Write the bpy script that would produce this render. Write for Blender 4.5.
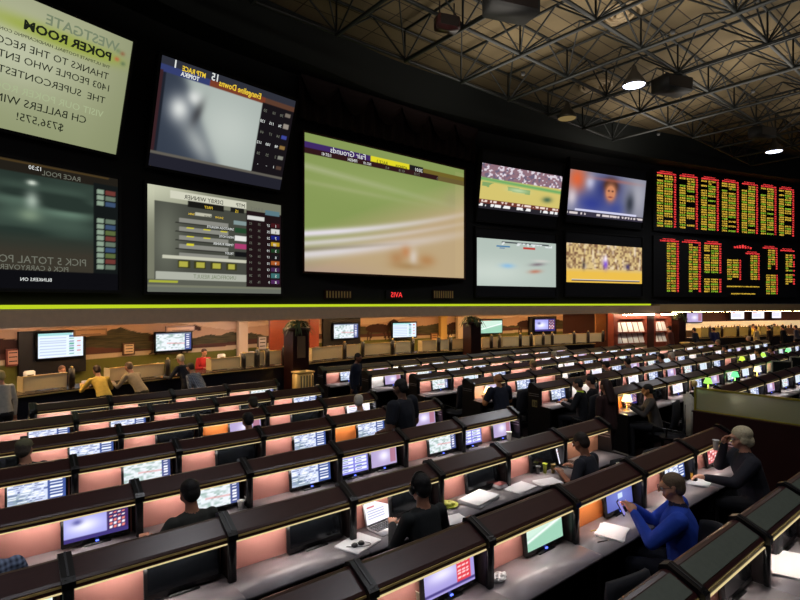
import bpy, bmesh, math, random
import numpy as np
from mathutils import Vector, Matrix
R = math.radians
random.seed(7); rng = np.random.default_rng(7)
scene = bpy.context.scene
col = scene.collection
for o in list(bpy.data.objects): bpy.data.objects.remove(o)

# ---------------------------------------------------------------- camera, world, exposure
F = 520.0; HZ = 303.0; CZ = 3.0
cam_d = bpy.data.cameras.new('camera'); cam = bpy.data.objects.new('camera', cam_d); col.objects.link(cam)
cam.location = (0, 0, CZ); cam.rotation_euler = (R(90), 0, 0)
cam_d.sensor_width = 36; cam_d.lens = 36 * F / 800; cam_d.shift_y = (HZ - 300) / 800
cam_d.clip_start = .05; cam_d.clip_end = 200
scene.camera = cam
w = bpy.data.worlds.new('world'); scene.world = w; w.use_nodes = True
w.node_tree.nodes['Background'].inputs[0].default_value = (.75, .8, 1, 1)
w.node_tree.nodes['Background'].inputs[1].default_value = .035
scene.view_settings.view_transform = 'Standard'; scene.view_settings.look = 'None'
scene.view_settings.gamma = 1; scene.view_settings.use_curve_mapping = False
scene.view_settings.exposure = 0.0

# ---------------------------------------------------------------- helpers
def lin(c):
    c = np.asarray(c, dtype=float)
    return np.where(c <= .04045, c / 12.92, ((c + .055) / 1.055) ** 2.4)
def rgb(r, g, b): return tuple(float(v) for v in lin([r / 255, g / 255, b / 255])) + (1,)
MATS = {}
def mat(name, c, rough=.5, metal=0, noise=0, scale=8, spec=.5, emis=None, es=0, stretch=None, bump=0, alpha=1):
    if name in MATS: return MATS[name]
    m = bpy.data.materials.new(name); m.use_nodes = True; nt = m.node_tree; b = nt.nodes['Principled BSDF']
    b.inputs['Base Color'].default_value = rgb(*c); b.inputs['Roughness'].default_value = rough
    b.inputs['Metallic'].default_value = metal; b.inputs['Specular IOR Level'].default_value = spec
    if emis is not None:
        b.inputs['Emission Color'].default_value = rgb(*emis); b.inputs['Emission Strength'].default_value = es
    if noise or bump:
        tc = nt.nodes.new('ShaderNodeTexCoord'); mp = nt.nodes.new('ShaderNodeMapping'); n = nt.nodes.new('ShaderNodeTexNoise')
        n.inputs['Scale'].default_value = scale; n.inputs['Detail'].default_value = 5
        if stretch: mp.inputs['Scale'].default_value = stretch
        nt.links.new(tc.outputs['Object'], mp.inputs[0]); nt.links.new(mp.outputs[0], n.inputs['Vector'])
        if noise:
            mx = nt.nodes.new('ShaderNodeMix'); mx.data_type = 'RGBA'
            a = np.array(rgb(*c)); lo = a * (1 - noise); hi = np.minimum(a * (1 + noise), 1); lo[3] = hi[3] = 1
            mx.inputs[6].default_value = lo; mx.inputs[7].default_value = hi
            nt.links.new(n.outputs[0], mx.inputs[0]); nt.links.new(mx.outputs[2], b.inputs['Base Color'])
        if bump:
            bp = nt.nodes.new('ShaderNodeBump'); bp.inputs['Strength'].default_value = bump; bp.inputs['Distance'].default_value = .01
            nt.links.new(n.outputs[0], bp.inputs['Height']); nt.links.new(bp.outputs[0], b.inputs['Normal'])
    if alpha < 1: b.inputs['Alpha'].default_value = alpha
    MATS[name] = m; return m
def emat(name, c, s):
    if name in MATS: return MATS[name]
    m = bpy.data.materials.new(name); m.use_nodes = True; nt = m.node_tree; nt.nodes.clear()
    e = nt.nodes.new('ShaderNodeEmission'); e.inputs[0].default_value = rgb(*c); e.inputs[1].default_value = s
    o = nt.nodes.new('ShaderNodeOutputMaterial'); nt.links.new(e.outputs[0], o.inputs[0]); MATS[name] = m; return m
def attr_mat(name, s, emission=True):
    if name in MATS: return MATS[name]
    m = bpy.data.materials.new(name); m.use_nodes = True; nt = m.node_tree
    at = nt.nodes.new('ShaderNodeVertexColor'); at.layer_name = 'pic'
    if emission:
        out = nt.nodes['Material Output']; nt.nodes.remove(nt.nodes['Principled BSDF'])
        e = nt.nodes.new('ShaderNodeEmission'); e.inputs[1].default_value = s
        nt.links.new(at.outputs[0], e.inputs[0]); nt.links.new(e.outputs[0], out.inputs[0])
    else:
        nt.links.new(at.outputs[0], nt.nodes['Principled BSDF'].inputs['Base Color']); nt.nodes['Principled BSDF'].inputs['Roughness'].default_value = .8
    MATS[name] = m; return m

class MB:
    """collects shapes, builds ONE mesh"""
    def __init__(s): s.v = []; s.f = []; s.sm = []
    def add(s, vs, fs, smooth=False):
        n = len(s.v); s.v += [tuple(x) for x in vs]; s.f += [tuple(i + n for i in f) for f in fs]; s.sm += [smooth] * len(fs)
        return s
    def box(s, x0, x1, y0, y1, z0, z1, M=None):
        vs = [Vector((x, y, z)) for z in (z0, z1) for y in (y0, y1) for x in (x0, x1)]
        if M: vs = [M @ v for v in vs]
        return s.add(vs, [(0, 2, 3, 1), (4, 5, 7, 6), (0, 1, 5, 4), (2, 6, 7, 3), (0, 4, 6, 2), (1, 3, 7, 5)])
    def bevbox(s, x0, x1, y0, y1, z0, z1, r=.01, seg=2, M=None):
        bm = bmesh.new(); bmesh.ops.create_cube(bm, size=1)
        for v in bm.verts: v.co = Vector(((x0 + x1) / 2 + v.co.x * (x1 - x0), (y0 + y1) / 2 + v.co.y * (y1 - y0), (z0 + z1) / 2 + v.co.z * (z1 - z0)))
        bmesh.ops.bevel(bm, geom=list(bm.edges), offset=r, segments=seg, affect='EDGES')
        return s.bm(bm, M, True)
    def bm(s, bm, M=None, smooth=False):
        bm.verts.ensure_lookup_table(); bm.verts.index_update()
        vs = [(M @ v.co) if M else v.co.copy() for v in bm.verts]
        s.add(vs, [[v.index for v in f.verts] for f in bm.faces], smooth); bm.free(); return s
    def prism(s, pts, x0, x1):
        """polygon in (y,z) extruded along x"""
        n = len(pts); vs = [(x0, y, z) for y, z in pts] + [(x1, y, z) for y, z in pts]
        return s.add(vs, [tuple(range(n))[::-1], tuple(range(n, 2 * n))] + [(i, (i + 1) % n, n + (i + 1) % n, n + i) for i in range(n)])
    def tube(s, a, b, r0, r1=None, n=8, cap=True):
        a = Vector(a); b = Vector(b); r1 = r0 if r1 is None else r1
        d = (b - a).normalized(); q = d.to_track_quat('Z', 'Y')
        vs = []
        for p, r in ((a, r0), (b, r1)):
            vs += [p + q @ Vector((math.cos(t) * r, math.sin(t) * r, 0)) for t in [2 * math.pi * i / n for i in range(n)]]
        fs = [(i, (i + 1) % n, n + (i + 1) % n, n + i) for i in range(n)]
        s.add(vs, fs, True)
        if cap: s.add(vs, [tuple(range(n))[::-1], tuple(range(n, 2 * n))])
        return s
    def lathe(s, prof, n=16, c=(0, 0, 0)):
        vs = [(c[0] + r * math.cos(2 * math.pi * i / n), c[1] + r * math.sin(2 * math.pi * i / n), c[2] + z) for r, z in prof for i in range(n)]
        fs = [(k * n + i, k * n + (i + 1) % n, (k + 1) * n + (i + 1) % n, (k + 1) * n + i) for k in range(len(prof) - 1) for i in range(n)]
        return s.add(vs, fs, True)
    def ell(s, c, r, u=16, v=10, M=None):
        bm = bmesh.new(); bmesh.ops.create_uvsphere(bm, u_segments=u, v_segments=v, radius=1)
        for p in bm.verts:
            q = Vector((p.co.x * r[0], p.co.y * r[1], p.co.z * r[2]))
            if M: q = M @ q
            p.co = q + Vector(c)
        return s.bm(bm, None, True)
    def mesh(s, name, mats):
        me = bpy.data.meshes.new(name); me.from_pydata(s.v, [], s.f)
        for m in (mats if isinstance(mats, (list, tuple)) else [mats]): me.materials.append(m)
        me.polygons.foreach_set('use_smooth', s.sm); me.update(); return me
    def obj(s, name, m, parent=None): return link(name, s.mesh(name, m), parent)
def link(name, me, parent=None):
    o = bpy.data.objects.new(name, me); col.objects.link(o)
    if parent: o.parent = parent
    return o
def tag(o, label=None, cat=None, group=None, kind=None):
    if label: o['label'] = label
    if cat: o['category'] = cat
    if group: o['group'] = group
    if kind: o['kind'] = kind
    return o
def thing(name, label, cat, loc=(0, 0, 0), rz=0, group=None):
    o = bpy.data.objects.new(name, None); col.objects.link(o); o.empty_display_size = .1
    o.location = loc; o.rotation_euler = (0, 0, rz); return tag(o, label, cat, group)
def copy_tree(o, parent=None):
    c = o.copy(); col.objects.link(c); c.parent = parent
    for ch in list(o.children): copy_tree(ch, c)
    return c
def grid_pic(name, w, h, img, m):
    """display of size w x h in its own XY plane, origin bottom-left; img rows top first, sRGB 0..1"""
    ny, nx = img.shape[:2]
    xs = np.linspace(0, w, nx); ys = np.linspace(h, 0, ny)
    X, Y = np.meshgrid(xs, ys); co = np.stack([X, Y, np.zeros_like(X)], -1).reshape(-1, 3)
    i = np.arange(ny - 1)[:, None] * nx + np.arange(nx - 1)[None]
    fc = np.stack([i + nx, i + nx + 1, i + 1, i], -1).reshape(-1, 4)
    me = bpy.data.meshes.new(name); me.from_pydata(co.tolist(), [], fc.tolist())
    ca = me.color_attributes.new('pic', 'FLOAT_COLOR', 'POINT')
    rg = np.ones((ny * nx, 4)); rg[:, :3] = lin(np.clip(img, 0, 1)).reshape(-1, 3)
    ca.data.foreach_set('color', rg.ravel()); me.materials.append(m); me.update(); return me
_tc = {}
def text(body, size, m, parent, name='lettering', x=0, y=0, z=.01, mirror=True, align='LEFT', sx=1, bold=0, thick=.002):
    """lettering in the parent's XY plane; mirrored lettering starts at x and runs to the left"""
    cu = bpy.data.curves.new('t', 'FONT'); cu.body = body; cu.size = size; cu.align_x = align; cu.offset = bold; cu.resolution_u = 2; cu.extrude = thick
    to = bpy.data.objects.new('t', cu); col.objects.link(to)
    me = bpy.data.meshes.new_from_object(to); bpy.data.objects.remove(to)
    k = -1 if mirror else 1
    for v in me.vertices: v.co = Vector((v.co.x * k * sx, v.co.y, v.co.z))
    if k < 0: me.flip_normals()
    me.materials.clear(); me.materials.append(m); me.name = name
    o = link(name, me, parent); o.location = (x, y, z); return o

# ---------------------------------------------------------------- plan of the place
CU, SU = .776, .631                       # the carrel rows all run along this direction
UANG = math.atan2(SU, CU)
def P(a, d, z=0): return Vector((a * CU - d * SU, a * SU + d * CU, z))
def AD(p): return (p[0] * CU + p[1] * SU, -p[0] * SU + p[1] * CU)
def px_d(px, d):                          # the point of the row line at distance d seen in column px
    k = (px - 400) / F                    # X = k*Y ; -X*SU + Y*CU = d
    Y = d / (CU - k * SU); return Vector((k * Y, Y, 0))
_cp = [(-13.0, 2.6), (-11.2, 5.6), (-9.66, 8.1), (-8.07, 10.5), (-6.32, 13.0), (-5.1, 14.45), (-3.05, 16.5), (-.73, 18.9), (2.61, 21.2), (7.4, 24.0), (13.3, 27.0), (18.3, 29.2), (23.6, 31.2), (31, 33.4), (38, 35)]
WC = []
for i in range(1, len(_cp) - 2):
    p0, p1, p2, p3 = [np.array(_cp[j]) for j in (i - 1, i, i + 1, i + 2)]
    for t in np.linspace(0, 1, 12, endpoint=False):
        WC.append(.5 * ((2 * p1) + (-p0 + p2) * t + (2 * p0 - 5 * p1 + 4 * p2 - p3) * t * t + (-p0 + 3 * p1 - 3 * p2 + p3) * t ** 3))
WC.append(np.array(_cp[-2])); WC = np.array(WC)
WT = np.gradient(WC, axis=0); WT /= np.linalg.norm(WT, axis=1)[:, None]
for _ in range(3):
    WT[1:-1] = (WT[:-2] + WT[1:-1] * 2 + WT[2:]) / 4; WT /= np.linalg.norm(WT, axis=1)[:, None]
WN = np.stack([WT[:, 1], -WT[:, 0]], 1)   # into the room
def wcurve(off): return WC + WN * off
def wpx(px, off=0):
    """point (x,y) on the offset wall curve seen in column px, plus its tangent angle"""
    c = wcurve(off); k = (px - 400) / F; g = c[:, 0] - k * c[:, 1]
    for i in range(len(g) - 1):
        if g[i] <= 0 < g[i + 1] or g[i] < 0 <= g[i + 1]:
            t = -g[i] / (g[i + 1] - g[i]); p = c[i] * (1 - t) + c[i + 1] * t; tg = WT[i] * (1 - t) + WT[i + 1] * t
            return Vector((p[0], p[1], 0)), math.atan2(tg[1], tg[0])
    e = 0 if px < 400 else -1
    return Vector((c[e][0], c[e][1], 0)), math.atan2(WT[e][1], WT[e][0])
def zpx(y, Y): return CZ + (HZ - y) * Y / F
def ribbon(prof, offsets_from=None, i0=0, i1=None, closed=True):
    """sweep a profile of (offset, z) along the wall curve"""
    i1 = len(WC) if i1 is None else i1; n = len(prof); mb = MB(); vs = []
    for i in range(i0, i1):
        for o, z in prof:
            q = WC[i] + WN[i] * o; vs.append((q[0], q[1], z))
    m = i1 - i0; fs = []
    for i in range(m - 1):
        for j in range(n if closed else n - 1):
            a = i * n + j; b = i * n + (j + 1) % n; fs.append((a, b, b + n, a + n))
    mb.add(vs, fs)
    if closed: mb.add(vs, [tuple(range(n))[::-1], tuple(range((m - 1) * n, m * n))])
    return mb
def widx(px):
    p, _ = wpx(px); return int(np.argmin(((WC - np.array([p.x, p.y])) ** 2).sum(1)))

# ---------------------------------------------------------------- materials
M_wood = mat('mahogany', (58, 28, 28), .3, noise=.35, scale=5, stretch=(1, 12, 12))
M_dark = mat('black_wood', (22, 17, 18), .35)
M_black = mat('black_plastic', (16, 16, 18), .28)
M_blackm = mat('matt_black', (9, 9, 11), .7)
M_roofg = mat('green_leather', (88, 96, 86), .45, noise=.2, scale=30)
M_brass = mat('brass', (236, 204, 128), .4, .25)
M_pink = mat('pink_laminate', (200, 138, 128), .55, noise=.06, scale=3)
M_orange = mat('orange_laminate', (222, 128, 60), .6)
M_tan = mat('tan_laminate', (160, 110, 84), .6)
M_white = mat('white_paper', (225, 225, 228), .7)
M_desk = mat('grey_laminate', (150, 142, 146), .3, noise=.08, scale=25)
M_steel = mat('steel', (150, 150, 155), .3, .9)
M_lamp = emat('carrel_lamp', (255, 246, 236), 31)
M_pic = attr_mat('display', 1.0)
M_chair = mat('black_fabric', (34, 34, 40), .75, noise=.2, scale=60)
M_carpet = mat('carpet', (34, 14, 18), .95, noise=.6, scale=6)
# ================================================================ THE SETTING
S = lambda o: tag(o, kind='structure')
S(MB().box(-16, 36, -4, 38, -.1, 0).obj('floor', M_carpet))
M_wall = mat('dark_wall', (10, 10, 12), .8)
S(ribbon([(0, 2.95), (0, 10.6), (-.5, 10.6), (-.5, 2.95)]).obj('wall_back', M_wall))
# dropped bulkhead and ceiling deck
M_bulk = mat('bulkhead_green', (15, 21, 20), .8)
S(ribbon([(-.3, 10.15), (.9, 10.15), (.9, 11.5), (.8, 11.5), (.8, 10.25), (-.3, 10.25)]).obj('trim_1', M_bulk))
md = mat('ceiling_deck', (170, 146, 112), .9)
nt = md.node_tree; b = nt.nodes['Principled BSDF']
tc = nt.nodes.new('ShaderNodeTexCoord'); mp = nt.nodes.new('ShaderNodeMapping'); mp.inputs['Rotation'].default_value = (0, 0, -UANG)
br = nt.nodes.new('ShaderNodeTexBrick'); br.offset = 0; br.inputs['Scale'].default_value = 1; br.inputs['Brick Width'].default_value = 2.4; br.inputs['Row Height'].default_value = .6
br.inputs['Color1'].default_value = rgb(138, 120, 88); br.inputs['Color2'].default_value = rgb(118, 102, 74); br.inputs['Mortar'].default_value = rgb(60, 48, 36); br.inputs['Mortar Size'].default_value = .02
nz = nt.nodes.new('ShaderNodeTexNoise'); nz.inputs['Scale'].default_value = .6; nz.inputs['Detail'].default_value = 6
mx = nt.nodes.new('ShaderNodeMix'); mx.data_type = 'RGBA'; mx.blend_type = 'MULTIPLY'; mx.inputs[0].default_value = .55
nt.links.new(tc.outputs['Object'], mp.inputs[0]); nt.links.new(mp.outputs[0], br.inputs['Vector']); nt.links.new(mp.outputs[0], nz.inputs['Vector'])
nt.links.new(br.outputs[0], mx.inputs[6]); nt.links.new(nz.outputs[0], mx.inputs[7]); nt.links.new(mx.outputs[2], b.inputs['Base Color'])
vs = [(p[0], p[1], 11.5) for p in wcurve(.8)]
far = [(38, 30, 11.5), (36, -4, 11.5), (-8, -4, 11.5)]
mb = MB(); allv = vs + far; mb.add(allv, [tuple(range(len(allv)))]); mb.add([(v[0], v[1], 11.65) for v in allv], [tuple(range(len(allv)))[::-1]])
S(mb.obj('ceiling', md))
# fascia under the screens: lime strip, brown fascia
i655 = widx(656); i800 = len(WC)
S(ribbon([(.02, 2.96), (.10, 2.96), (.10, 2.875), (.02, 2.875)], i1=i655).obj('trim_2', emat('lime_tube', (190, 212, 36), 1.0)))
S(ribbon([(-.5, 2.86), (.22, 2.86), (.22, 2.49), (.19, 2.49), (.19, 2.57), (-.5, 2.57)], i1=i655 + 1).obj('trim_3', mat('fascia_brown', (240, 204, 168), .55, noise=.1)))
S(ribbon([(-.5, 2.94), (.22, 2.94), (.22, 2.52), (.19, 2.52), (.19, 2.6), (-.5, 2.6)], i0=i655).obj('trim_4', mat('fascia_gold', (225, 190, 130), .5, noise=.1)))
S(ribbon([(.0, 2.95), (.16, 2.95), (.16, 2.865), (.0, 2.865), (.0, 2.87)], i1=i655 + 1).obj('trim_5', M_blackm)) if False else None
# room behind the betting counter
DEP = -2.6
S(ribbon([(-.4, 2.575), (DEP - .1, 2.575), (DEP - .1, 2.7), (-.4, 2.7)]).obj('trim_6', mat('soffit', (150, 120, 90), .8)))
# painted racetrack mural on the back wall
c = wcurve(DEP); seg = np.linalg.norm(np.diff(c, axis=0), axis=1); L = np.concatenate([[0], np.cumsum(seg)])
im = widx(606); 
n = int(L[im] / .06); nz_ = 80
s_ = np.linspace(0, L[im], n); xs = np.interp(s_, L, c[:, 0]); ys = np.interp(s_, L, c[:, 1]); zs = np.linspace(2.6, .6, nz_)
def smooth_noise(n, k, seed):
    r = np.random.default_rng(seed); kk = max(2, int(n / k)); return np.interp(np.arange(n), np.linspace(0, n, kk + 1), r.random(kk + 1))
hill = 1.50 + .42 * smooth_noise(n, 40, 1); tree = 1.75 + .75 * smooth_noise(n, 10, 2) * smooth_noise(n, 60, 3) + .07 * smooth_noise(n, 3, 4)
field = 1.42 + .10 * smooth_noise(n, 50, 5); img = np.zeros((nz_, n, 3))
for j, z in enumerate(zs):
    base = np.array([226, 196, 172]) / 255 * np.ones((n, 3))
    base = np.where((z < 2.1 + .3 * smooth_noise(n, 26, 9))[:, None], np.array([204, 166, 140]) / 255, base)
    base = np.where((z < tree)[:, None], np.array([70, 66, 44]) / 255 * (.8 + .5 * smooth_noise(n, 4, 11 + j))[:, None], base)
    base = np.where((z < hill)[:, None], np.array([84, 48, 40]) / 255 * (.85 + .3 * smooth_noise(n, 9, 60 + j // 3))[:, None], base)
    base = np.where((z < field + .13)[:, None], np.array([196, 176, 150]) / 255, base)
    base = np.where((z < field)[:, None], np.array([98, 100, 34]) / 255, base)
    img[j] = base
Zg = zs[:, None]; Sg = s_[None]
def hell(cx, cz, rx, rz, colr, rot=0):
    dx = Sg - cx; dz = Zg - cz; q = ((dx * math.cos(rot) + dz * math.sin(rot)) / rx) ** 2 + ((-dx * math.sin(rot) + dz * math.cos(rot)) / rz) ** 2
    img[q < 1] = np.array(colr) / 255
for hx in np.arange(2.5, L[im] - 1, 4.3):       # painted horses
    cc = (58, 26, 20)
    hell(hx, 1.93, .62, .19, cc); hell(hx + .62, 2.1, .3, .10, cc, .7); hell(hx + .88, 2.2, .17, .08, cc, -.3)
    for lx in (-.5, -.35, .32, .5): hell(hx + lx, 1.66, .05, .25, cc, .25 * (1 if lx > 0 else -1))
me = bpy.data.meshes.new('wall_mural'); X = np.broadcast_to(xs, (nz_, n)); Y = np.broadcast_to(ys, (nz_, n)); Z = np.broadcast_to(zs[:, None], (nz_, n))
i = np.arange(nz_ - 1)[:, None] * n + np.arange(n - 1)[None]
me.from_pydata(np.stack([X, Y, Z], -1).reshape(-1, 3).tolist(), [], np.stack([i + n, i + n + 1, i + 1, i], -1).reshape(-1, 4).tolist())
ca = me.color_attributes.new('pic', 'FLOAT_COLOR', 'POINT'); rg = np.ones((nz_ * n, 4)); rg[:, :3] = lin(np.clip(img, 0, 1)).reshape(-1, 3); ca.data.foreach_set('color', rg.ravel())
me.materials.append(attr_mat('mural_paint', 1, False)); S(link('wall_mural', me))
S(ribbon([(DEP - .02, 0), (DEP - .02, 2.6), (DEP - .3, 2.6), (DEP - .3, 0)]).obj('wall_counter', mat('maroon_wall', (66, 26, 26), .7)))

# ---------------------------------------------------------------- roof space frame
M_truss = mat('truss_paint', (8, 13, 13), .55)
ZB, ZT = 10.45, 11.35; MOD = 2.45
def inside(p, m=1.0):
    q = np.array([p[0], p[1]]); i = int(np.argmin(((WC - q) ** 2).sum(1))); return ((q - WC[i]) * WN[i]).sum() > m and p[0] < 34 and p[1] > -3.5
A = [-7 + MOD * k for k in range(18)]; D = [-9.8 + MOD * k for k in range(11)]
def truss(nodes, nm, label, z_drop=0):
    if len(nodes) < 2: return
    t = thing(nm, label, 'truss', (nodes[0].x, nodes[0].y, 0), 0, 'steel trusses of the roof space frame')
    o = Vector((nodes[0].x, nodes[0].y, 0)); v = lambda p, z: Vector((p.x, p.y, z)) - o
    b0 = MB(); b1 = MB(); wb = MB()
    b0.tube(v(nodes[0], ZB - z_drop), v(nodes[-1], ZB - z_drop), .055, n=6); b1.tube(v(nodes[0], ZT), v(nodes[-1], ZT), .045, n=6)
    for i, p in enumerate(nodes):
        wb.tube(v(p, ZB - z_drop), v(p, ZT), .03, n=5)
        if i + 1 < len(nodes):
            q = nodes[i + 1]; m = (p + q) / 2
            wb.tube(v(p, ZB - z_drop), v(m, ZT), .028, n=5); wb.tube(v(m, ZT), v(q, ZB - z_drop), .028, n=5)
    b0.obj('bottom_chord', M_truss, t); b1.obj('top_chord', M_truss, t); wb.obj('web', M_truss, t)
for d in D:
    truss([P(a, d) for a in A if inside(P(a, d), .9)], 'roof_truss', 'dark steel roof truss running parallel to the carrel rows')
for a in A:
    truss([P(a, d) for d in D if inside(P(a, d), .9)], 'roof_cross_truss', 'dark steel roof truss running across the carrel rows', .06)
# diagonal bracing of the bottom grid
mb = MB()
for i, a in enumerate(A[:-1]):
    for j, d in enumerate(D[:-1]):
        q = [P(a, d, ZB), P(A[i + 1], D[j + 1], ZB), P(a, D[j + 1], ZB), P(A[i + 1], d, ZB)]
        c0 = P((a + A[i + 1]) / 2, (d + D[j + 1]) / 2, ZT)
        if all(inside(x, .9) for x in q):
            for x in q: mb.tube(x, c0, .024, n=5, cap=False)
tag(mb.obj('roof_bracing', M_truss), 'thin slanting steel bracing tubes filling the roof frame between the trusses', 'bracing', kind='stuff')

def ray_at(px, py, z):
    Y = (z - CZ) * F / (HZ - py); return Vector(((px - 400) / F * Y, Y, z))
# pendant high-bay lamps
def pendant(px, py, z, label, on): pendant_at(ray_at(px, py, z), label, on)
def pendant_at(p, label, on):
    z = p.z; t = thing('pendant_lamp', label, 'lamp', p, 0, 'added pendant lamps above the seating' if on == 2 else None)
    MB().lathe([(.0, .62), (.07, .62), (.09, .5), (.13, .42), (.33, .12), (.36, 0), (.345, 0), (.31, .1), (.0, .3)], 24).obj('lamp_shade', mat('shade_grey', (70, 66, 60), .4, .6) if on < 2 else M_dark, t)
    MB().lathe([(0, .015), (.31, .015), (.33, .06), (.31, .08), (0, .08)], 24).obj('lens', emat('lamp_lens%d' % min(on, 1), (225, 230, 255) if on else (130, 110, 70), 6 if on else .9), t)
    m = MB(); m.tube((0, 0, .6), (0, 0, ZB - z if ZB > z + .7 else .7), .015, n=6); m.obj('stem', M_dark, t)
    if on:
        l = bpy.data.lights.new('bulb', 'SPOT'); l.energy = 420 if on == 1 else 215; l.color = (.93, .95, 1); l.spot_size = R(150); l.spot_blend = .6; l.shadow_soft_size = .3
        lo = bpy.data.objects.new('bulb', l); col.objects.link(lo); lo.parent = t; lo.location = (0, 0, -.05)
pendant(634, 86, 9.8, 'bright white round pendant lamp hanging highest among the roof trusses', 1)
for a_, d_ in ((1.0, 1.2), (3.5, 5.5), (6.5, 2.5), (0, -2), (-2, 6), (9, .5)):  # pendants added out of view to brighten the seating and people
    pendant_at(P(a_, d_, 10.0), 'unseen pendant lamp added over the seating, hanging above the picture', 2)
pendant(567, 119, 9.8, 'dim amber pendant lamp hanging left of the two bright ones', 0)
pendant(774, 152, 9.8, 'small bright white pendant lamp far right near the odds board', 1)
# hanging loudspeakers
for px, py, s, lab in ((511, 6, 1.0, 'large black box loudspeaker hanging under the roof at top centre'), (672, 86, .95, 'black box loudspeaker hanging right of the bright pendant lamp'),
                       (762, 133, .8, 'small black box loudspeaker hanging far right above the pendant lamp'), (447, 22, .5, 'small brown box fixture among the trusses near the top centre')):
    p = ray_at(px, py, 10.1); t = thing('hanging_speaker', lab, 'loudspeaker', p, R(20))
    MB().bevbox(-.6 * s, .6 * s, -.35 * s, .35 * s, -.22, .25 * s, .03).obj('cabinet', M_blackm if s > .6 else M_wood, t)
    MB().box(-.5 * s, .5 * s, -.37 * s, -.35 * s, -.16, .18 * s).obj('grille', M_dark, t)
    m = MB(); m.tube((-.4 * s, 0, .2 * s), (-.4 * s, 0, .5), .02, n=6); m.tube((.4 * s, 0, .2 * s), (.4 * s, 0, .5), .02, n=6); m.obj('hanger', M_dark, t)
for px, py, lab in ((620, 14, 'large round ceiling air diffuser near the top edge'), (596, 86, 'round ceiling air diffuser behind the trusses, left of the bright lamp')):
    p = ray_at(px, py, 11.46); t = thing('ceiling_diffuser', lab, 'air vent', p)
    for k, r in enumerate((.62, .44, .27)):
        MB().lathe([(r, .03), (r, -.02), (r - .05, -.06 - .02 * k), (r - .09, -.03), (r - .09, .03)], 32).obj('ring', mat('diffuser', (165, 145, 115), .6), t)
    MB().lathe([(0, -.1), (.1, -.09), (.12, .02), (0, .03)], 20).obj('cone', MATS['diffuser'], t)
# uplighters added under the trusses only to brighten the deck
for a, d in ((4, 1), (10, 1), (16, 1), (23, 1), (8, 7), (14, 6), (20, 6), (27, 4), (4, 6), (13, 10), (22, 10), (9, -4), (17, -4)):
    p = P(a, d, ZB - .4)
    t = thing('added_uplighter', 'small uplighter added below the roof trusses to brighten the deck', 'lamp', p, 0, 'added uplighters under the trusses')
    MB().lathe([(0, -.06), (.05, -.06), (.07, .03), (.06, .03), (.04, -.04), (0, -.04)], 12).obj('housing', M_blackm, t)
    l = bpy.data.lights.new('bulb', 'AREA'); l.shape = 'DISK'; l.size = 4; l.energy = 100; l.color = (1, .92, .8)
    lo = bpy.data.objects.new('bulb', l); col.objects.link(lo); lo.parent = t; lo.location = (0, 0, -.5); lo.rotation_euler = (math.pi, 0, 0)

# ================================================================ BIG SCREENS
def frame_on(pl, pr, z0, z1, lean0, lean1, off=.12):
    """matrix of a flat panel: x along the wall, y up, z into the room; returns M,w,h"""
    a, _ = wpx(pl, off); b, _ = wpx(pr, off); a.z = b.z = z0
    x = (b - a).normalized(); nrm = Vector((x.y, -x.x, 0)); a = a + nrm * lean0; b = b + nrm * lean0
    y = (Vector((0, 0, z1 - z0)) + nrm * (lean1 - lean0)); h = y.length; y.normalize(); z = x.cross(y)
    M = Matrix((x, y, z)).transposed().to_4x4(); M.translation = a
    return M, (b - a).length, h
def screen(name, label, cat, fr, img, inset=(.0, .0, .0, .0), strength_m=None, group=None):
    M, w_, h_ = fr; t = thing(name, label, cat, (0, 0, 0), 0, group); t.matrix_world = M
    e = .07; mb = MB()
    mb.box(-e, w_ + e, -e, 0, -.12, .03).box(-e, w_ + e, h_, h_ + e, -.12, .03).box(-e, 0, 0, h_, -.12, .03).box(w_, w_ + e, 0, h_, -.12, .03)
    mb.obj('bezel', M_blackm, t)
    MB().box(-e, w_ + e, -e, h_ + e, -.2, -.12).obj('rear_case', M_blackm, t)
    l, r, b_, t_ = inset
    MB().box(0, w_, 0, h_, -.12, -.02).obj('glass', mat('screen_off', (30, 30, 33), .4), t)
    pw, ph = w_ - l - r, h_ - b_ - t_
    p = link('picture', grid_pic('picture', pw, ph, img, strength_m or M_pic), t); p.location = (l, b_, -.01)
    return t, p, pw, ph
def G(nx, ny): return np.meshgrid(np.linspace(0, 1, nx), np.linspace(0, 1, ny))
def fill(nx, ny, c): return np.ones((ny, nx, 3)) * np.array(c) / 255
def blend(img, c, a): img[:] = img * (1 - a[..., None]) + np.array(c) / 255 * a[..., None]
def rect(img, x0, y0, x1, y1, c, a=1):
    ny, nx = img.shape[:2]; img[int(y0 * ny):max(int(y1 * ny), int(y0 * ny) + 1), int(x0 * nx):max(int(x1 * nx), int(x0 * nx) + 1)] *= (1 - a)
    img[int(y0 * ny):max(int(y1 * ny), int(y0 * ny) + 1), int(x0 * nx):max(int(x1 * nx), int(x0 * nx) + 1)] += np.array(c) / 255 * a
def blob(X, Y, cx, cy, rx, ry, rot=0):
    dx, dy = X - cx, Y - cy; c_, s2 = math.cos(rot), math.sin(rot)
    return np.exp(-((dx * c_ + dy * s2) / rx) ** 2 - ((-dx * s2 + dy * c_) / ry) ** 2)
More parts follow.
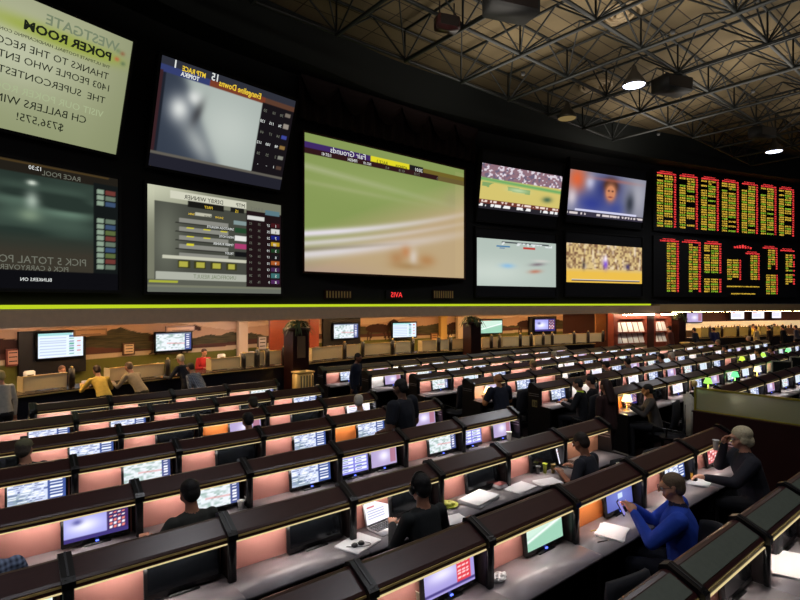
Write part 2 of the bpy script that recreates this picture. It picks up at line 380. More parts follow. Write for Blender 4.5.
def lumps(nx, ny, kx, ky, seed):
    r = np.random.default_rng(seed).random((ky + 1, kx + 1)); gx = np.linspace(0, kx, nx); gy = np.linspace(0, ky, ny)
    x0 = np.minimum(gx.astype(int), kx - 1); y0 = np.minimum(gy.astype(int), ky - 1); fx = (gx - x0)[None]; fy = (gy - y0)[:, None]
    fx = fx * fx * (3 - 2 * fx); fy = fy * fy * (3 - 2 * fy)
    a = r[y0][:, x0]; b_ = r[y0][:, x0 + 1]; c_ = r[y0 + 1][:, x0]; d_ = r[y0 + 1][:, x0 + 1]
    return (a * (1 - fx) + b_ * fx) * (1 - fy) + (c_ * (1 - fx) + d_ * fx) * fy

K_ = emat('ink_black', (30, 34, 24), 1); W_ = emat('ink_white', (225, 228, 225), 1); Yl = emat('ink_yellow', (235, 200, 60), 1); Gf = emat('ink_faint', (168, 180, 140), 1); Gr = emat('ink_grey', (120, 132, 105), 1); Dk = emat('ink_dim', (110, 112, 100), 1)
# A: announcement board, upper left
nx, ny = 110, 76; X, Y = G(nx, ny); im_ = fill(nx, ny, (160, 164, 130)); blend(im_, (128, 138, 96), np.clip(Y * .9 - .1, 0, 1) * .6); blend(im_, (200, 204, 178), blob(X, Y, .45, .4, .3, .3) * .7); blend(im_, (120, 128, 92), np.clip((X - .8) * 4, 0, 1) * .4)
for k in range(3): blend(im_, (150, 165, 60), blob(X, Y, .86 - .11 * k, .2 + .004 * k, .11, .055) * .75)
blend(im_, (150, 165, 60), blob(X, Y, .5, .2, .2, .06) * .75)
for (cx, cy, cc) in ((.955, .13, (140, 90, 60)), (.93, .19, (190, 90, 60)), (.965, .21, (90, 110, 80)), (.93, .12, (110, 130, 90))): blend(im_, cc, blob(X, Y, cx, cy, .012, .016) * .9)
tA, pA, wA, hA = screen('projection_screen', 'pale green announcement screen with mirrored lettering, at the top left corner', 'screen', frame_on(-125, 116, 6.5, 8.95, .0, .75), im_)
for s, fx, fy, sz, m_, bd, sx in (('WESTGATE', .93, .13, .27, Gr, .004, 1.05), ('POKER ROOM', .90, .225, .24, K_, .008, 1.1), ('THE ULTIMATE FOOTBALL HANDICAPPING CONTEST', .90, .29, .085, K_, 0, 1.1),
                              ('THANKS TO THE RECORD', .90, .385, .2, K_, 0, 1.0), ('1403 PEOPLE WHO ENTERED', .92, .48, .2, K_, 0, 1.0), ('THE  SUPERCONTEST', .90, .59, .2, K_, 0, 1.05),
                              ('VISIT OUR POKER ROOM', .90, .71, .2, Gf, 0, 1.0), ('CH BALLERS WIN', .82, .80, .22, K_, 0, 1.0), ('$736,575!', .715, .91, .22, K_, 0, 1.0)):
    text(s, sz, m_, pA, x=wA * fx, y=hA * (1 - fy), bold=bd, sx=sx)
# B: lower left race picture
nx, ny = 110, 80; X, Y = G(nx, ny); im_ = fill(nx, ny, (40, 52, 46)); ln = lumps(nx, ny, 4, 16, 3)
blend(im_, (120, 150, 130), np.clip(ln * 1.3 - .5, 0, 1) * np.clip(1.2 - abs(Y - .33) * 4, 0, 1)); blend(im_, (62, 54, 44), np.clip((Y - .55) * 6, 0, 1) * .8)
blend(im_, (200, 215, 200), blob(X, Y, .57, .3, .03, .07) * .7); blend(im_, (215, 225, 210), blob(X, Y, .57, .16, .022, .02)); blend(im_, (150, 170, 140), blob(X, Y, .56, .42, .05, .05) * .6)
rect(im_, 0, 0, 1, .10, (34, 30, 24)); rect(im_, .30, .02, .95, .03, (120, 90, 40), .5); rect(im_, 0, .86, 1, 1, (14, 14, 18)); rect(im_, .865, .08, 1, .86, (20, 24, 24))
for k in range(14):
    if k in (3, 4): continue
    rect(im_, .885, .13 + k * .05, .925, .165 + k * .05, (140, 160, 140)); rect(im_, .935, .13 + k * .05, .985, .165 + k * .05, [(110, 56, 50), (100, 116, 100), (60, 80, 110), (90, 104, 60)][k % 4])
tB, pB, wB, hB = screen('projection_screen', 'dim race picture screen with mirrored pool lettering, lower left below the announcement screen', 'screen', frame_on(-125, 118, 3.3, 5.93, 0, 0), im_)
for s, fx, fy, sz, m_ in (('RACE POOL', .80, .085, .15, Dk), ('12:30', .615, .055, .12, W_), ('PICK 5 TOTAL POOL-', .83, .80, .22, Dk), ('PICK 6 CARRYOVER-$48,43', .74, .855, .15, Dk), ('BLINKERS ON', .66, .94, .10, W_)):
    text(s, sz, m_, pB, x=wB * fx, y=hB * (1 - fy), sx=.95)
# C: upper race screen with odds columns
nx, ny = 110, 80; X, Y = G(nx, ny); im_ = fill(nx, ny, (30, 34, 44)); 
inner = (X > .04) & (X < .73) & (Y > .13) & (Y < .86)
pic = fill(nx, ny, (52, 60, 74)); diag = 1 / (1 + np.exp(-((X - .28) * 1.0 - (Y - .42) * .40) * 55)); blend(pic, (168, 178, 172), diag); blend(pic, (205, 212, 205), blob(X, Y, .5, .5, .25, .3) * .6)
blend(pic, (225, 228, 225), blob(X, Y, .15, .42, .07, .12) * .95); blend(pic, (215, 218, 215), blob(X, Y, .24, .28, .05, .07)); blend(pic, (50, 50, 54), blob(X, Y, .27, .42, .03, .13, .2) * .7); blend(pic, (200, 205, 200), blob(X, Y, .3, .7, .07, .2, -.5) * .6)
im_[inner] = pic[inner]
gr = np.clip((X - .2) * 1.3, 0, 1); band = (Y < .075); im_[band] = (np.array([46, 48, 58]) / 255); b2 = (Y < .13) & (Y >= .075); im_[b2 & (X < .33)] = np.array([52, 62, 110]) / 255; im_[b2 & (X >= .33)] = np.array([120, 60, 40]) / 255; im_[b2 & (X >= .75)] = np.array([90, 60, 46]) / 255
rect(im_, 0, .13, .035, .86, (58, 34, 38)); rect(im_, .73, .13, 1, .86, (24, 20, 24)); rect(im_, 0, .86, 1, .885, (96, 92, 84)); rect(im_, 0, .885, 1, 1, (34, 34, 44))
for k in range(6):
    rect(im_, .93, .17 + k * .115, .98, .21 + k * .115, [(120, 110, 100), (150, 140, 130), (60, 70, 150), (140, 110, 60), (130, 130, 120), (80, 60, 50)][k])
tC, pC, wC, hC = screen('projection_screen', 'upper tilted screen with white blurred rider picture and odds column, second from left', 'screen', frame_on(148, 280, 6.42, 8.9, 0, .8), im_)
for s, fx, fy, sz, m_, sx in (('1', .055, .07, .20, W_, 1), ('MTP RACE', .24, .075, .13, Yl, .8), ('15', .335, .07, .2, W_, .9), ('Evangeline Downs', .66, .10, .17, Yl, .8), ('TOPEKA', .20, .122, .11, W_, .9)):
    # these strings start further right and read leftwards
    text(s, sz * 1.25, m_, pC, x=wC * (fx + .05), y=hC * (1 - fy), sx=sx, bold=.004)
for k, (a_, b_, c_) in enumerate((('20', '10', '30'), ('120', '115', '76'), ('64', '17', '54'), ('112', '100', '98'), ('26', '25', '2'), ('-', '-', '1'))):
    for q, fx in ((a_, .775), (b_, .85), (c_, .915)): text(q, .11, W_ if k % 2 else Dk, pC, x=wC * fx, y=hC * (1 - .21 - k * .113))
# D: lower tote table
nx, ny = 120, 96; X, Y = G(nx, ny); im_ = fill(nx, ny, (120, 122, 104)); blend(im_, (200, 202, 176), blob(X, Y, .05, .0, .3, .3))
rect(im_, .05, .15, .70, .89, (70, 72, 64)); blend(im_, (130, 134, 118), (blob(X, Y, .12, .5, .1, .35) * ((X > .05) & (X < .7))) * .6); rect(im_, .70, .12, 1, .93, (32, 20, 22))
rect(im_, .15, .035, .7, .105, (210, 210, 190)); rect(im_, .27, .11, .53, .17, (26, 26, 22)); rect(im_, .58, .11, .69, .16, (30, 30, 26)); rect(im_, .32, .21, .44, .245, (190, 190, 170)); rect(im_, .60, .24, .7, .29, (130, 150, 150))
for k in range(5): rect(im_, .21, .285 + k * .083, .56, .325 + k * .083, (138, 138, 130)); rect(im_, .19, .325 + k * .083, .56, .335 + k * .083, (40, 40, 36))
for k, cc in enumerate(((36, 70, 44), (230, 230, 225), (170, 60, 110), (20, 20, 22))): rect(im_, .61, .32 + k * .083, .70, .37 + k * .083, cc)
for k in range(3):
    for q in range(3 - (k > 0) - (k > 1)): rect(im_, .26 + q * .12, .365 + k * .083, .31 + q * .12, .385 + k * .083, (220, 210, 50))
rect(im_, .1, .655, .70, .68, (200, 200, 180))
for k in range(4): rect(im_, .2 + k * .115, .69, .285 + k * .115, .765, (60, 60, 30)); rect(im_, .215 + k * .115, .70, .27 + k * .115, .755, (205, 200, 80), .8)
rect(im_, .06, .81, .70, .875, (175, 178, 165)); rect(im_, 0, .885, .7, .93, (90, 92, 82)); rect(im_, .02, .895, .2, .915, (170, 175, 60)); rect(im_, 0, .95, 1, 1, (104, 108, 98)); rect(im_, .86, .09, .99, .14, (90, 120, 130)); rect(im_, .71, .17, .85, .215, (215, 215, 210))
for k, cc in enumerate(((70, 24, 28), (210, 210, 205), (24, 34, 120), (190, 150, 30), (28, 60, 34), (24, 24, 26), (170, 90, 40), (70, 40, 80), (60, 110, 110), (80, 40, 90))): rect(im_, .91, .22 + k * .07, .99, .265 + k * .07, cc)
tD, pD, wD, hD = screen('projection_screen', 'lower screen with grey race odds table and coloured number column, second from left', 'screen', frame_on(147, 281, 3.28, 5.96, 0, 0), im_)
for s, fx, fy, sz, m_, sx in (('DERBY WINNER', .52, .09, .16, K_, .95), ('MTP', .69, .09, .15, K_, 1), ('15', .64, .155, .12, Yl, 1), ('FIRST', .44, .155, .10, Yl, 1), ('8 RACE', .84, .10, .13, Dk, 1), ('WIN', .31, .24, .08, Yl, 1), ('PLACE', .43, .24, .07, K_, 1), ('SHOW', .52, .24, .08, Yl, 1),
                          ('SARATOGA HIGHLITE', .60, .345, .09, W_, .9), ('HIGH NOTE', .60, .43, .09, W_, .9), ('TIMBER RUNNER', .60, .51, .09, W_, .9), ('TRUDY', .60, .60, .09, W_, .9), ('UNOFFICIAL RESULT', .62, .86, .15, Gr, .9)):
    text(s, sz, m_, pD, x=wD * fx, y=hD * (1 - fy), sx=sx)
for k in range(10):
    for q, fx in ((str(27 - k * 2), .90), (str(12 + 7 * k % 40), .75), (str(31 + 5 * k % 50), .82)): text(q, .10, W_ if fx > .88 else Dk, pD, x=wD * fx, y=hD * (1 - .26 - k * .07))
    text(str((k * 3) % 10 + 1), .12, Dk if k == 1 else W_, pD, x=wD * .96, y=hD * (1 - .26 - k * .07), z=.012)
# E: the big centre screen
nx, ny = 170, 140; X, Y = G(nx, ny); im_ = fill(nx, ny, (134, 152, 86)); blend(im_, (188, 164, 126), np.clip((X * .65 + Y * 1.0 - .70) * 3.0, 0, 1)); blend(im_, (160, 175, 110), blob(X, Y, .5, .3, .5, .12) * .4)
blend(im_, (188, 190, 160), np.clip(1 - abs(Y - (.24 + .12 * X)) * 26, 0, 1) * np.clip(1.1 - X, 0, 1) * .5); blend(im_, (178, 180, 140), blob(X, Y, .2, .36, .4, .018, .05) * .35)
for off, wd, st in ((.0, .026, 1.0), (.07, .022, .7), (.15, .04, .85)): blend(im_, (226, 220, 228), np.exp(-((Y - (.73 + off - .22 * X - .10 * X ** 2 * (1 - off * 2))) / wd) ** 2) * st * np.clip(1.15 - X * .9, 0, 1))
blend(im_, (120, 110, 90), np.exp(-((Y - (.845 - .2 * X)) / .016) ** 2) * np.clip(.7 - X, 0, 1) * .8)
blend(im_, (150, 125, 150), np.clip((Y - .88) * 6, 0, 1) * np.clip(.5 - X, 0, 1)); 
for (cx, cy, rx, ry, cc, a_) in ((.58, .80, .035, .05, (196, 120, 70), .6), (.63, .84, .03, .07, (222, 215, 210), .7), (.52, .86, .05, .06, (170, 110, 60), .5), (.72, .86, .06, .05, (170, 105, 50), .5), (.60, .92, .1, .03, (150, 110, 60), .5), (.9, .3, .05, .07, (150, 145, 110), .3)): blend(im_, cc, blob(X, Y, cx, cy, rx, ry) * a_)
rect(im_, .93, .04, 1, .98, (214, 190, 140), .12); rect(im_, .0, .065, .36, .11, (62, 40, 100)); rect(im_, .36, .07, .60, .115, (225, 215, 40)); rect(im_, .60, .07, .70, .115, (30, 30, 30)); rect(im_, .0, .112, .80, .15, (48, 24, 26)); rect(im_, .7, .075, 1, .11, (112, 98, 40)); rect(im_, .8, .112, 1, .15, (104, 90, 50))
tE, pE, wE, hE = screen('projection_screen', 'huge centre screen showing a green and tan horse race with mirrored banner', 'screen', frame_on(304, 464, 4.0, 8.38, 0, 0), im_)
MB().box(-.05, wE + .05, -.05, 0, 0, .04).box(-.05, wE + .05, hE, hE + .05, 0, .04).box(-.05, 0, 0, hE, 0, .04).box(wE, wE + .05, 0, hE, 0, .04).obj('wood_trim', mat('warm_trim', (90, 50, 34), .4), tE)
for s, fx, fy, sz, m_, sx in (('Fair Grounds', .33, .105, .27, W_, 1), ('RACE 3', .46, .107, .16, K_, .95), ('AFTERNOON', .585, .107, .13, K_, .7), ('20:01', .69, .107, .18, W_, 1), ('1:07.41', .14, .14, .15, W_, .9), ('FINISH', .28, .14, .15, W_, .9), ('NO.10', .36, .14, .13, W_, .9), ('4-5', .47, .14, .13, Dk, 1), ('43.18', .57, .14, .13, Dk, 1), ('71.25', .67, .14, .13, Dk, 1), ('3.', .80, .14, .13, Dk, 1)):
    text(s, sz, m_, pE, x=wE * fx, y=hE * (1 - fy), sx=sx)
# four sport screens
def sports(kind):
    nx, ny = 110, 66; X, Y = G(nx, ny)
    if kind == 0:
        im = fill(nx, ny, (190, 175, 100)); blend(im, (130, 100, 110), (Y < .32) * 1.0); blend(im, (200, 190, 200), (Y < .32) * (lumps(nx, ny, 40, 22, 5) > .62)); blend(im, (100, 90, 110), (Y < .32) * (lumps(nx, ny, 40, 22, 8) > .72))
        blend(im, (90, 150, 90), np.clip(1 - abs(Y - (.34 + .06 * X)) * 16, 0, 1)); blend(im, (100, 140, 90), (abs(Y - .45 - .1 * X) < .05) * (X < .6) * .8 * (lumps(nx, ny, 14, 6, 2) > .4)); blend(im, (70, 95, 70), blob(X, Y, .83, .62, .06, .07, .4)); blend(im, (180, 200, 160), blob(X, Y, .45, .5, .12, .05) * .8)
        rect(im, 0, .8, 1, .88, (100, 50, 40)); rect(im, 0, .88, 1, 1, (36, 34, 40)); blend(im, (220, 220, 220), (Y > .89) * (Y < .95) * (lumps(nx, ny, 50, 4, 6) > .5)); blend(im, (220, 200, 190), (Y > .81) * (Y < .86) * (lumps(nx, ny, 50, 4, 9) > .55))
    elif kind == 1:
        im = fill(nx, ny, (120, 120, 135)); blend(im, (200, 90, 50), blob(X, Y, .1, .2, .12, .3)); blend(im, (225, 220, 225), blob(X, Y, .27, .25, .06, .15)); blend(im, (50, 60, 130), blob(X, Y, .3, .7, .22, .25)); blend(im, (36, 46, 110), blob(X, Y, .48, .35, .2, .35)); blend(im, (60, 70, 130), blob(X, Y, .6, .75, .15, .2))
        blend(im, (60, 36, 30), np.clip(blob(X, Y, .53, .24, .085, .15) * 2, 0, 1)); blend(im, (186, 122, 88), np.clip(blob(X, Y, .53, .40, .062, .17) * 2, 0, 1)); blend(im, (70, 44, 40), blob(X, Y, .505, .36, .014, .02)); blend(im, (70, 44, 40), blob(X, Y, .555, .36, .014, .02)); blend(im, (120, 60, 60), blob(X, Y, .53, .5, .03, .02)); blend(im, (215, 205, 205), blob(X, Y, .05, .6, .06, .2) * .7); blend(im, (150, 150, 160), blob(X, Y, .9, .4, .12, .4)); blend(im, (50, 54, 64), blob(X, Y, .8, .6, .06, .25)); blend(im, (180, 100, 80), blob(X, Y, .56, .12, .3, .04) * .5)
        rect(im, .1, .84, .9, .88, (190, 190, 215)); rect(im, 0, .89, 1, 1, (50, 46, 60)); blend(im, (200, 190, 190), (Y > .92) * (Y < .96) * (lumps(nx, ny, 50, 4, 9) > .5))
    elif kind == 2:
        im = fill(nx, ny, (160, 172, 164)); blend(im, (180, 190, 182), blob(X, Y, .2, .7, .5, .3)); rect(im, .30, .05, .9, .09, (60, 64, 70)); blend(im, (200, 205, 205), (Y > .05) * (Y < .12) * (X > .3) * (X < .95) * (lumps(nx, ny, 40, 20, 3) > .55)); rect(im, .24, .14, .40, .17, (60, 110, 150)); rect(im, .57, .15, .72, .19, (170, 60, 50)); rect(im, .28, .19, .34, .21, (50, 90, 140))
        blend(im, (130, 170, 200), blob(X, Y, .37, .56, .08, .05)); blend(im, (120, 110, 115), blob(X, Y, .75, .5, .09, .035, -.2)); blend(im, (170, 110, 90), blob(X, Y, .72, .66, .08, .04, -.2) * .9); blend(im, (200, 190, 185), blob(X, Y, .8, .42, .1, .03) * .6)
    else:
        im = fill(nx, ny, (196, 172, 120)); u = lumps(nx, ny, 44, 20, 4); blend(im, (110, 80, 60), (Y < .66) * np.clip(u * 1.6 - .5, 0, 1)); blend(im, (225, 210, 190), (Y < .66) * np.clip(lumps(nx, ny, 30, 5, 7) * 2 - 1.2, 0, 1)); blend(im, (214, 170, 60), np.clip((Y - .62) * 8, 0, 1) * .85)
        blend(im, (110, 70, 190), blob(X, Y, .5, .5, .03, .13)); blend(im, (225, 215, 225), blob(X, Y, .5, .35, .02, .1)); blend(im, (60, 50, 90), blob(X, Y, .8, .55, .03, .08)); blend(im, (70, 60, 60), blob(X, Y, .22, .55, .02, .1)); rect(im, .08, .93, .97, .96, (70, 60, 70)); rect(im, .08, .915, .97, .93, (210, 205, 190))
    return np.clip(im * 1.12, 0, 1)
screen('sports_screen', 'upper left sports screen of the four, showing a yellow court', 'screen', frame_on(477, 557, 6.42, 9.2, 0, .4), sports(0), (0, 0, .5, .5))
screen('sports_screen', 'upper right sports screen of the four, showing a player in blue', 'screen', frame_on(566, 642, 6.78, 9.6, 0, .3), sports(1), (0, 0, .3, .46))
screen('sports_screen', 'lower left sports screen of the four, showing a pale grey motor race', 'screen', frame_on(476.5, 556, 3.3, 6.1, 0, 0), sports(2), (0, 0, .42, .4))
screen('sports_screen', 'lower right sports screen of the four, showing a golden arena crowd', 'screen', frame_on(566, 642, 3.35, 6.3, 0, 0), sports(3), (0, 0, .62, .5))
# LED odds boards
GL = {'0': '757', '1': '262', '2': '', '3': ''}
LR = emat('led_red', (255, 66, 66), 1.6); LY = emat('led_amber', (220, 180, 60), 1.5); LG = emat('led_green', (150, 196, 50), 1.3)
FONT = ['111101101101111', '010110010010111', '111001111100111', '111001011001111', '101101111001001', '111100111001111', '111100111101111', '111001010010010', '111101111101111', '111101111001111']
def glyphs(mb, x, y, w_, h_, nch, r):
    cw = w_ / nch
    for k in range(nch):
        g = FONT[r.integers(10)]
        for q, bit in enumerate(g):
            if bit == '1':
                cx = x + k * cw + (q % 3) * cw / 3.7; cy = y - (q // 3) * h_ / 5
                mb.add([(cx, cy, 0), (cx + cw / 4, cy, 0), (cx + cw / 4, cy + h_ / 5.6, 0), (cx, cy + h_ / 5.6, 0)], [(0, 1, 2, 3)])
def board(label, fr, layout, seed):
    M, w_, h_ = fr; t = thing('odds_board', label, 'odds board', (0, 0, 0)); t.matrix_world = M
    MB().box(-.15, w_ + .15, -.12, h_ + .12, -.25, -.02).obj('cabinet', M_blackm, t)
    r = np.random.default_rng(seed)
    for (x0, x1, y0, y1, kind) in layout:
        X0, X1, Y0, Y1 = x0 * w_, x1 * w_, h_ * (1 - y0), h_ * (1 - y1); cw = X1 - X0
        sec = t
        a, y_, g_ = MB(), MB(), MB(); n = int((Y0 - Y1) / .13)
        if kind != 'plain':
            glyphs(a, X0 + cw * .03, Y0, cw * .9, .07, 14, r); glyphs(a, X0 + cw * .15, Y0 + .09, cw * .6, .04, 10, r)
        for k in range(1, n):
            y = Y0 - k * .13
            if kind == 'dash' and r.random() < .25: continue
            left = .02 if kind in ('full', 'plain') else .36
            if kind == 'full' and k < 5 and r.random() < .4: left = .4
            L0 = X0 + cw * left; wid = cw * (.80 - left)
            glyphs(g_ if k % 4 == 0 else y_, L0, y, wid * .38, .08, 3, r)
            if r.random() > .12: glyphs(y_ if k % 3 else g_, L0 + wid * .45, y, wid * .5, .08, 4, r)
            if kind != 'dash' or k % 4: glyphs(a, X0 + cw * .82, y, cw * .11, .08, 2, r)
        for mb, m_, nm in ((a, LR, 'red_digits'), (y_, LY, 'amber_digits'), (g_, LG, 'green_digits')):
            if mb.f: mb.obj(nm, m_, t)['kind'] = 'stuff'
    return t
board('upper lit odds board packed with red and amber digits, seven columns', frame_on(656, 796, 6.85, 9.85, 0, 0), [(i / 7 + .004, (i + 1) / 7 - .006, .03, 1.0, 'full') for i in range(7)], 5)
tb = board('lower lit odds board with digits, a red logo and black gaps', frame_on(656, 796, 3.45, 6.35, 0, 0), [(0.02, .155, .03, 1, 'half'), (.16, .30, .03, 1, 'half'), (.31, .44, .03, .62, 'full'), (.31, .44, .66, 1, 'plain'), (.47, .58, .28, .75, 'plain'), (.60, .72, .18, .75, 'half'), (.73, .86, .05, .5, 'half'), (.76, .86, .55, 1, 'plain'), (.87, 1, .08, .8, 'dash'), (.87, 1, .93, 1, 'plain')], 8)
mb = MB(); M, w_, h_ = frame_on(656, 796, 3.45, 6.35, 0, 0)
for k in range(7): glyphs(mb, w_ * .52 + k * .22, h_ * .93 + .03 * (3 - abs(k - 3)), .18, .09 + .03 * (3 - abs(k - 3)), 1, rng)
mb.obj('red_emblem', LR, tb)['kind'] = 'stuff'
mb = MB(); glyphs(mb, w_ * .47, h_ * .17, w_ * .24, .06, 22, rng); glyphs(mb, w_ * .5, h_ * .03, w_ * .18, .06, 18, rng); mb.obj('amber_footer', LY, tb)['kind'] = 'stuff'

# small clock sign and vents under the centre screen
def small_panel(px0, px1, py0, py1, off):
    a, ang = wpx(px0, off); b, _ = wpx(px1, off); Yv = (a.y + b.y) / 2
    return a, b, math.atan2(b.y - a.y, b.x - a.x), (b - a).length, zpx(py1, Yv), zpx(py0, Yv)
for (x0, x1, lab) in ((325, 351, 'brown grille panel below the left end of the centre screen'), (433, 453, 'brown grille panel below the right end of the centre screen')):
    a, b, ang, w_, z0, z1 = small_panel(x0, x1, 290, 299, .06); t = thing('wall_grille', lab, 'vent', (a.x, a.y, z0), ang); h_ = z1 - z0
    MB().box(0, w_, -.03, .05, 0, h_).obj('frame', M_wood, t)
    m = MB(); [m.box(w_ * k / 9 + .03, w_ * k / 9 + .08, -.05, -.03, .04, h_ - .04) for k in range(9)]; m.obj('slats', M_brass, t)
a, b, ang, w_, z0, z1 = small_panel(387, 402, 291, 298, .06); t = thing('led_sign', 'small red lit sign below the centre screen', 'sign', (a.x, a.y, z0), ang)
MB().box(-.05, w_ + .05, -.02, .05, -.03, z1 - z0 + .03).obj('case', M_blackm, t)
ta = text('AVIS', .27, emat('sign_red', (255, 60, 60), 1.3), t, x=w_, y=0, z=.0); ta.rotation_euler = (R(90), 0, 0); ta.location = (w_ * .98, -.035, .03)
# swag curtain above the centre screen
a, _ = wpx(298, .1); b, _ = wpx(474, .1); ang = math.atan2(b.y - a.y, b.x - a.x); w_ = (b - a).length
t = thing('swag_curtain', 'dark red swag curtain draped above the centre screen', 'curtain', (a.x, a.y, 8.75), ang)
nxx = 160; vs = []; fs = []
for j in range(8):
    for i in range(nxx):
        u = i / (nxx - 1); vs.append((u * w_, -.08 - .06 * math.sin(u * w_ * 14), 1.3 * (1 - j / 7)))
for j in range(7):
    for i in range(nxx - 1): k = j * nxx + i; fs.append((k + nxx, k + nxx + 1, k + 1, k))
M_cur = mat('curtain', (38, 14, 16), .8)
MB().add(vs, fs, True).obj('pleats', M_cur, t)
for s in range(6):
    vs = []; fs = []; W0 = w_ / 6
    for j in range(9):
        for i in range(15):
            u = i / 14; v = j / 8; dip = (1 - (2 * u - 1) ** 2) * .75
            vs.append((s * W0 + u * W0, -.2 - .05 * math.sin(v * 20), 1.35 - v * (dip + .12)))
    for j in range(8):
        for i in range(14): k = j * 15 + i; fs.append((k + 15, k + 16, k + 1, k))
    MB().add(vs, fs, True).obj('swag', M_cur, t)
# ================================================================ BETTING COUNTER ALONG THE BACK
i606 = widx(606); i690 = widx(690)
M_cf = mat('counter_navy', (20, 22, 34), .4); M_ct = mat('counter_top', (60, 50, 44), .25)
for k, (i0, i1, lab) in enumerate(((0, i606, 'long dark betting counter curving along the mural wall'), (i690, len(WC), 'dark counter at the far right under the odds boards'))):
    t = thing('betting_counter', lab, 'counter', (0, 0, 0))
    ribbon([(.02, 0), (.02, 1.04), (-.55, 1.04), (-.55, 0)], i0=i0, i1=i1).obj('counter_front', M_cf, t)
    ribbon([(.10, 1.04), (.10, 1.10), (-.62, 1.10), (-.62, 1.04)], i0=i0, i1=i1).obj('worktop', M_ct, t)
    ribbon([(.105, 1.05), (.112, 1.05), (.112, 1.08), (.105, 1.08)], i0=i0, i1=i1).obj('brass_edge', M_brass, t)
# warm strip lamps under the soffit, in runs
M_sl = emat('soffit_lamp', (255, 190, 110), 13); M_sw = emat('soffit_lamp_cool', (255, 232, 224), 20)
runs = [(2, 30), (34, 68), (72, 112), (118, 176), (182, 232), (236, 268), (272, 292), (312, 352), (356, 400), (404, 440), (446, 470), (482, 520), (524, 560), (564, 604)]
for k, (x0, x1) in enumerate(runs):
    a, _ = wpx(x0, -1.3); b, _ = wpx(x1, -1.3); v = b - a; ang = math.atan2(v.y, v.x)
    t = thing('soffit_light', 'bright strip light under the soffit above the mural', 'lamp', (a.x, a.y, 2.46), ang, 'strip lights above the mural')
    MB().box(0, v.length, -.09, .09, .03, .115).obj('housing', M_dark, t)
    MB().box(.03, v.length - .03, -.07, .07, 0, .03).obj('tube', M_sw if k in (0, 1, 4, 5) else M_sl, t)
for k, (x0, x1) in enumerate(((612, 648), (655, 676), (688, 720), (724, 756), (760, 796))):
    a, _ = wpx(x0, -.9 if k < 2 else -1.3); b, _ = wpx(x1, -.9 if k < 2 else -1.3); v = b - a
    t = thing('soffit_light', 'bright strip light under the soffit at the right', 'lamp', (a.x, a.y, 2.46), math.atan2(v.y, v.x), 'strip lights at the right end'); t.location.z += .05 if k > 1 else 0
    MB().box(0, v.length, -.09, .09, .03, .115).obj('housing', M_dark, t); MB().box(.03, v.length - .03, -.07, .07, 0, .03).obj('tube', M_sl, t)
for k in range(0, len(WC) - 6, 6):  # hidden strips added to brighten the counter and its window screens
    if 0 <= k < len(WC) - 6:
        q0 = WC[k] - WN[k] * .05; q1 = WC[k + 6] - WN[k + 6] * .05; v = Vector((q1[0] - q0[0], q1[1] - q0[1], 0))
        t = thing('added_counter_light', 'added strip light hidden behind the fascia above the counter', 'lamp', (q0[0], q0[1], 2.51), math.atan2(v.y, v.x), 'added strip lights behind the fascia')
        MB().box(.1, v.length - .1, -.03, .03, .02, .06).obj('housing', M_dark, t); MB().box(.12, v.length - .12, -.025, .025, .0, .02).obj('tube', emat('added_counter_tube', (255, 210, 150), 70), t)
def face_on(px0, px1, off):
    a, _ = wpx(px0, off); b, _ = wpx(px1, off); v = b - a; return a, math.atan2(v.y, v.x), v.length
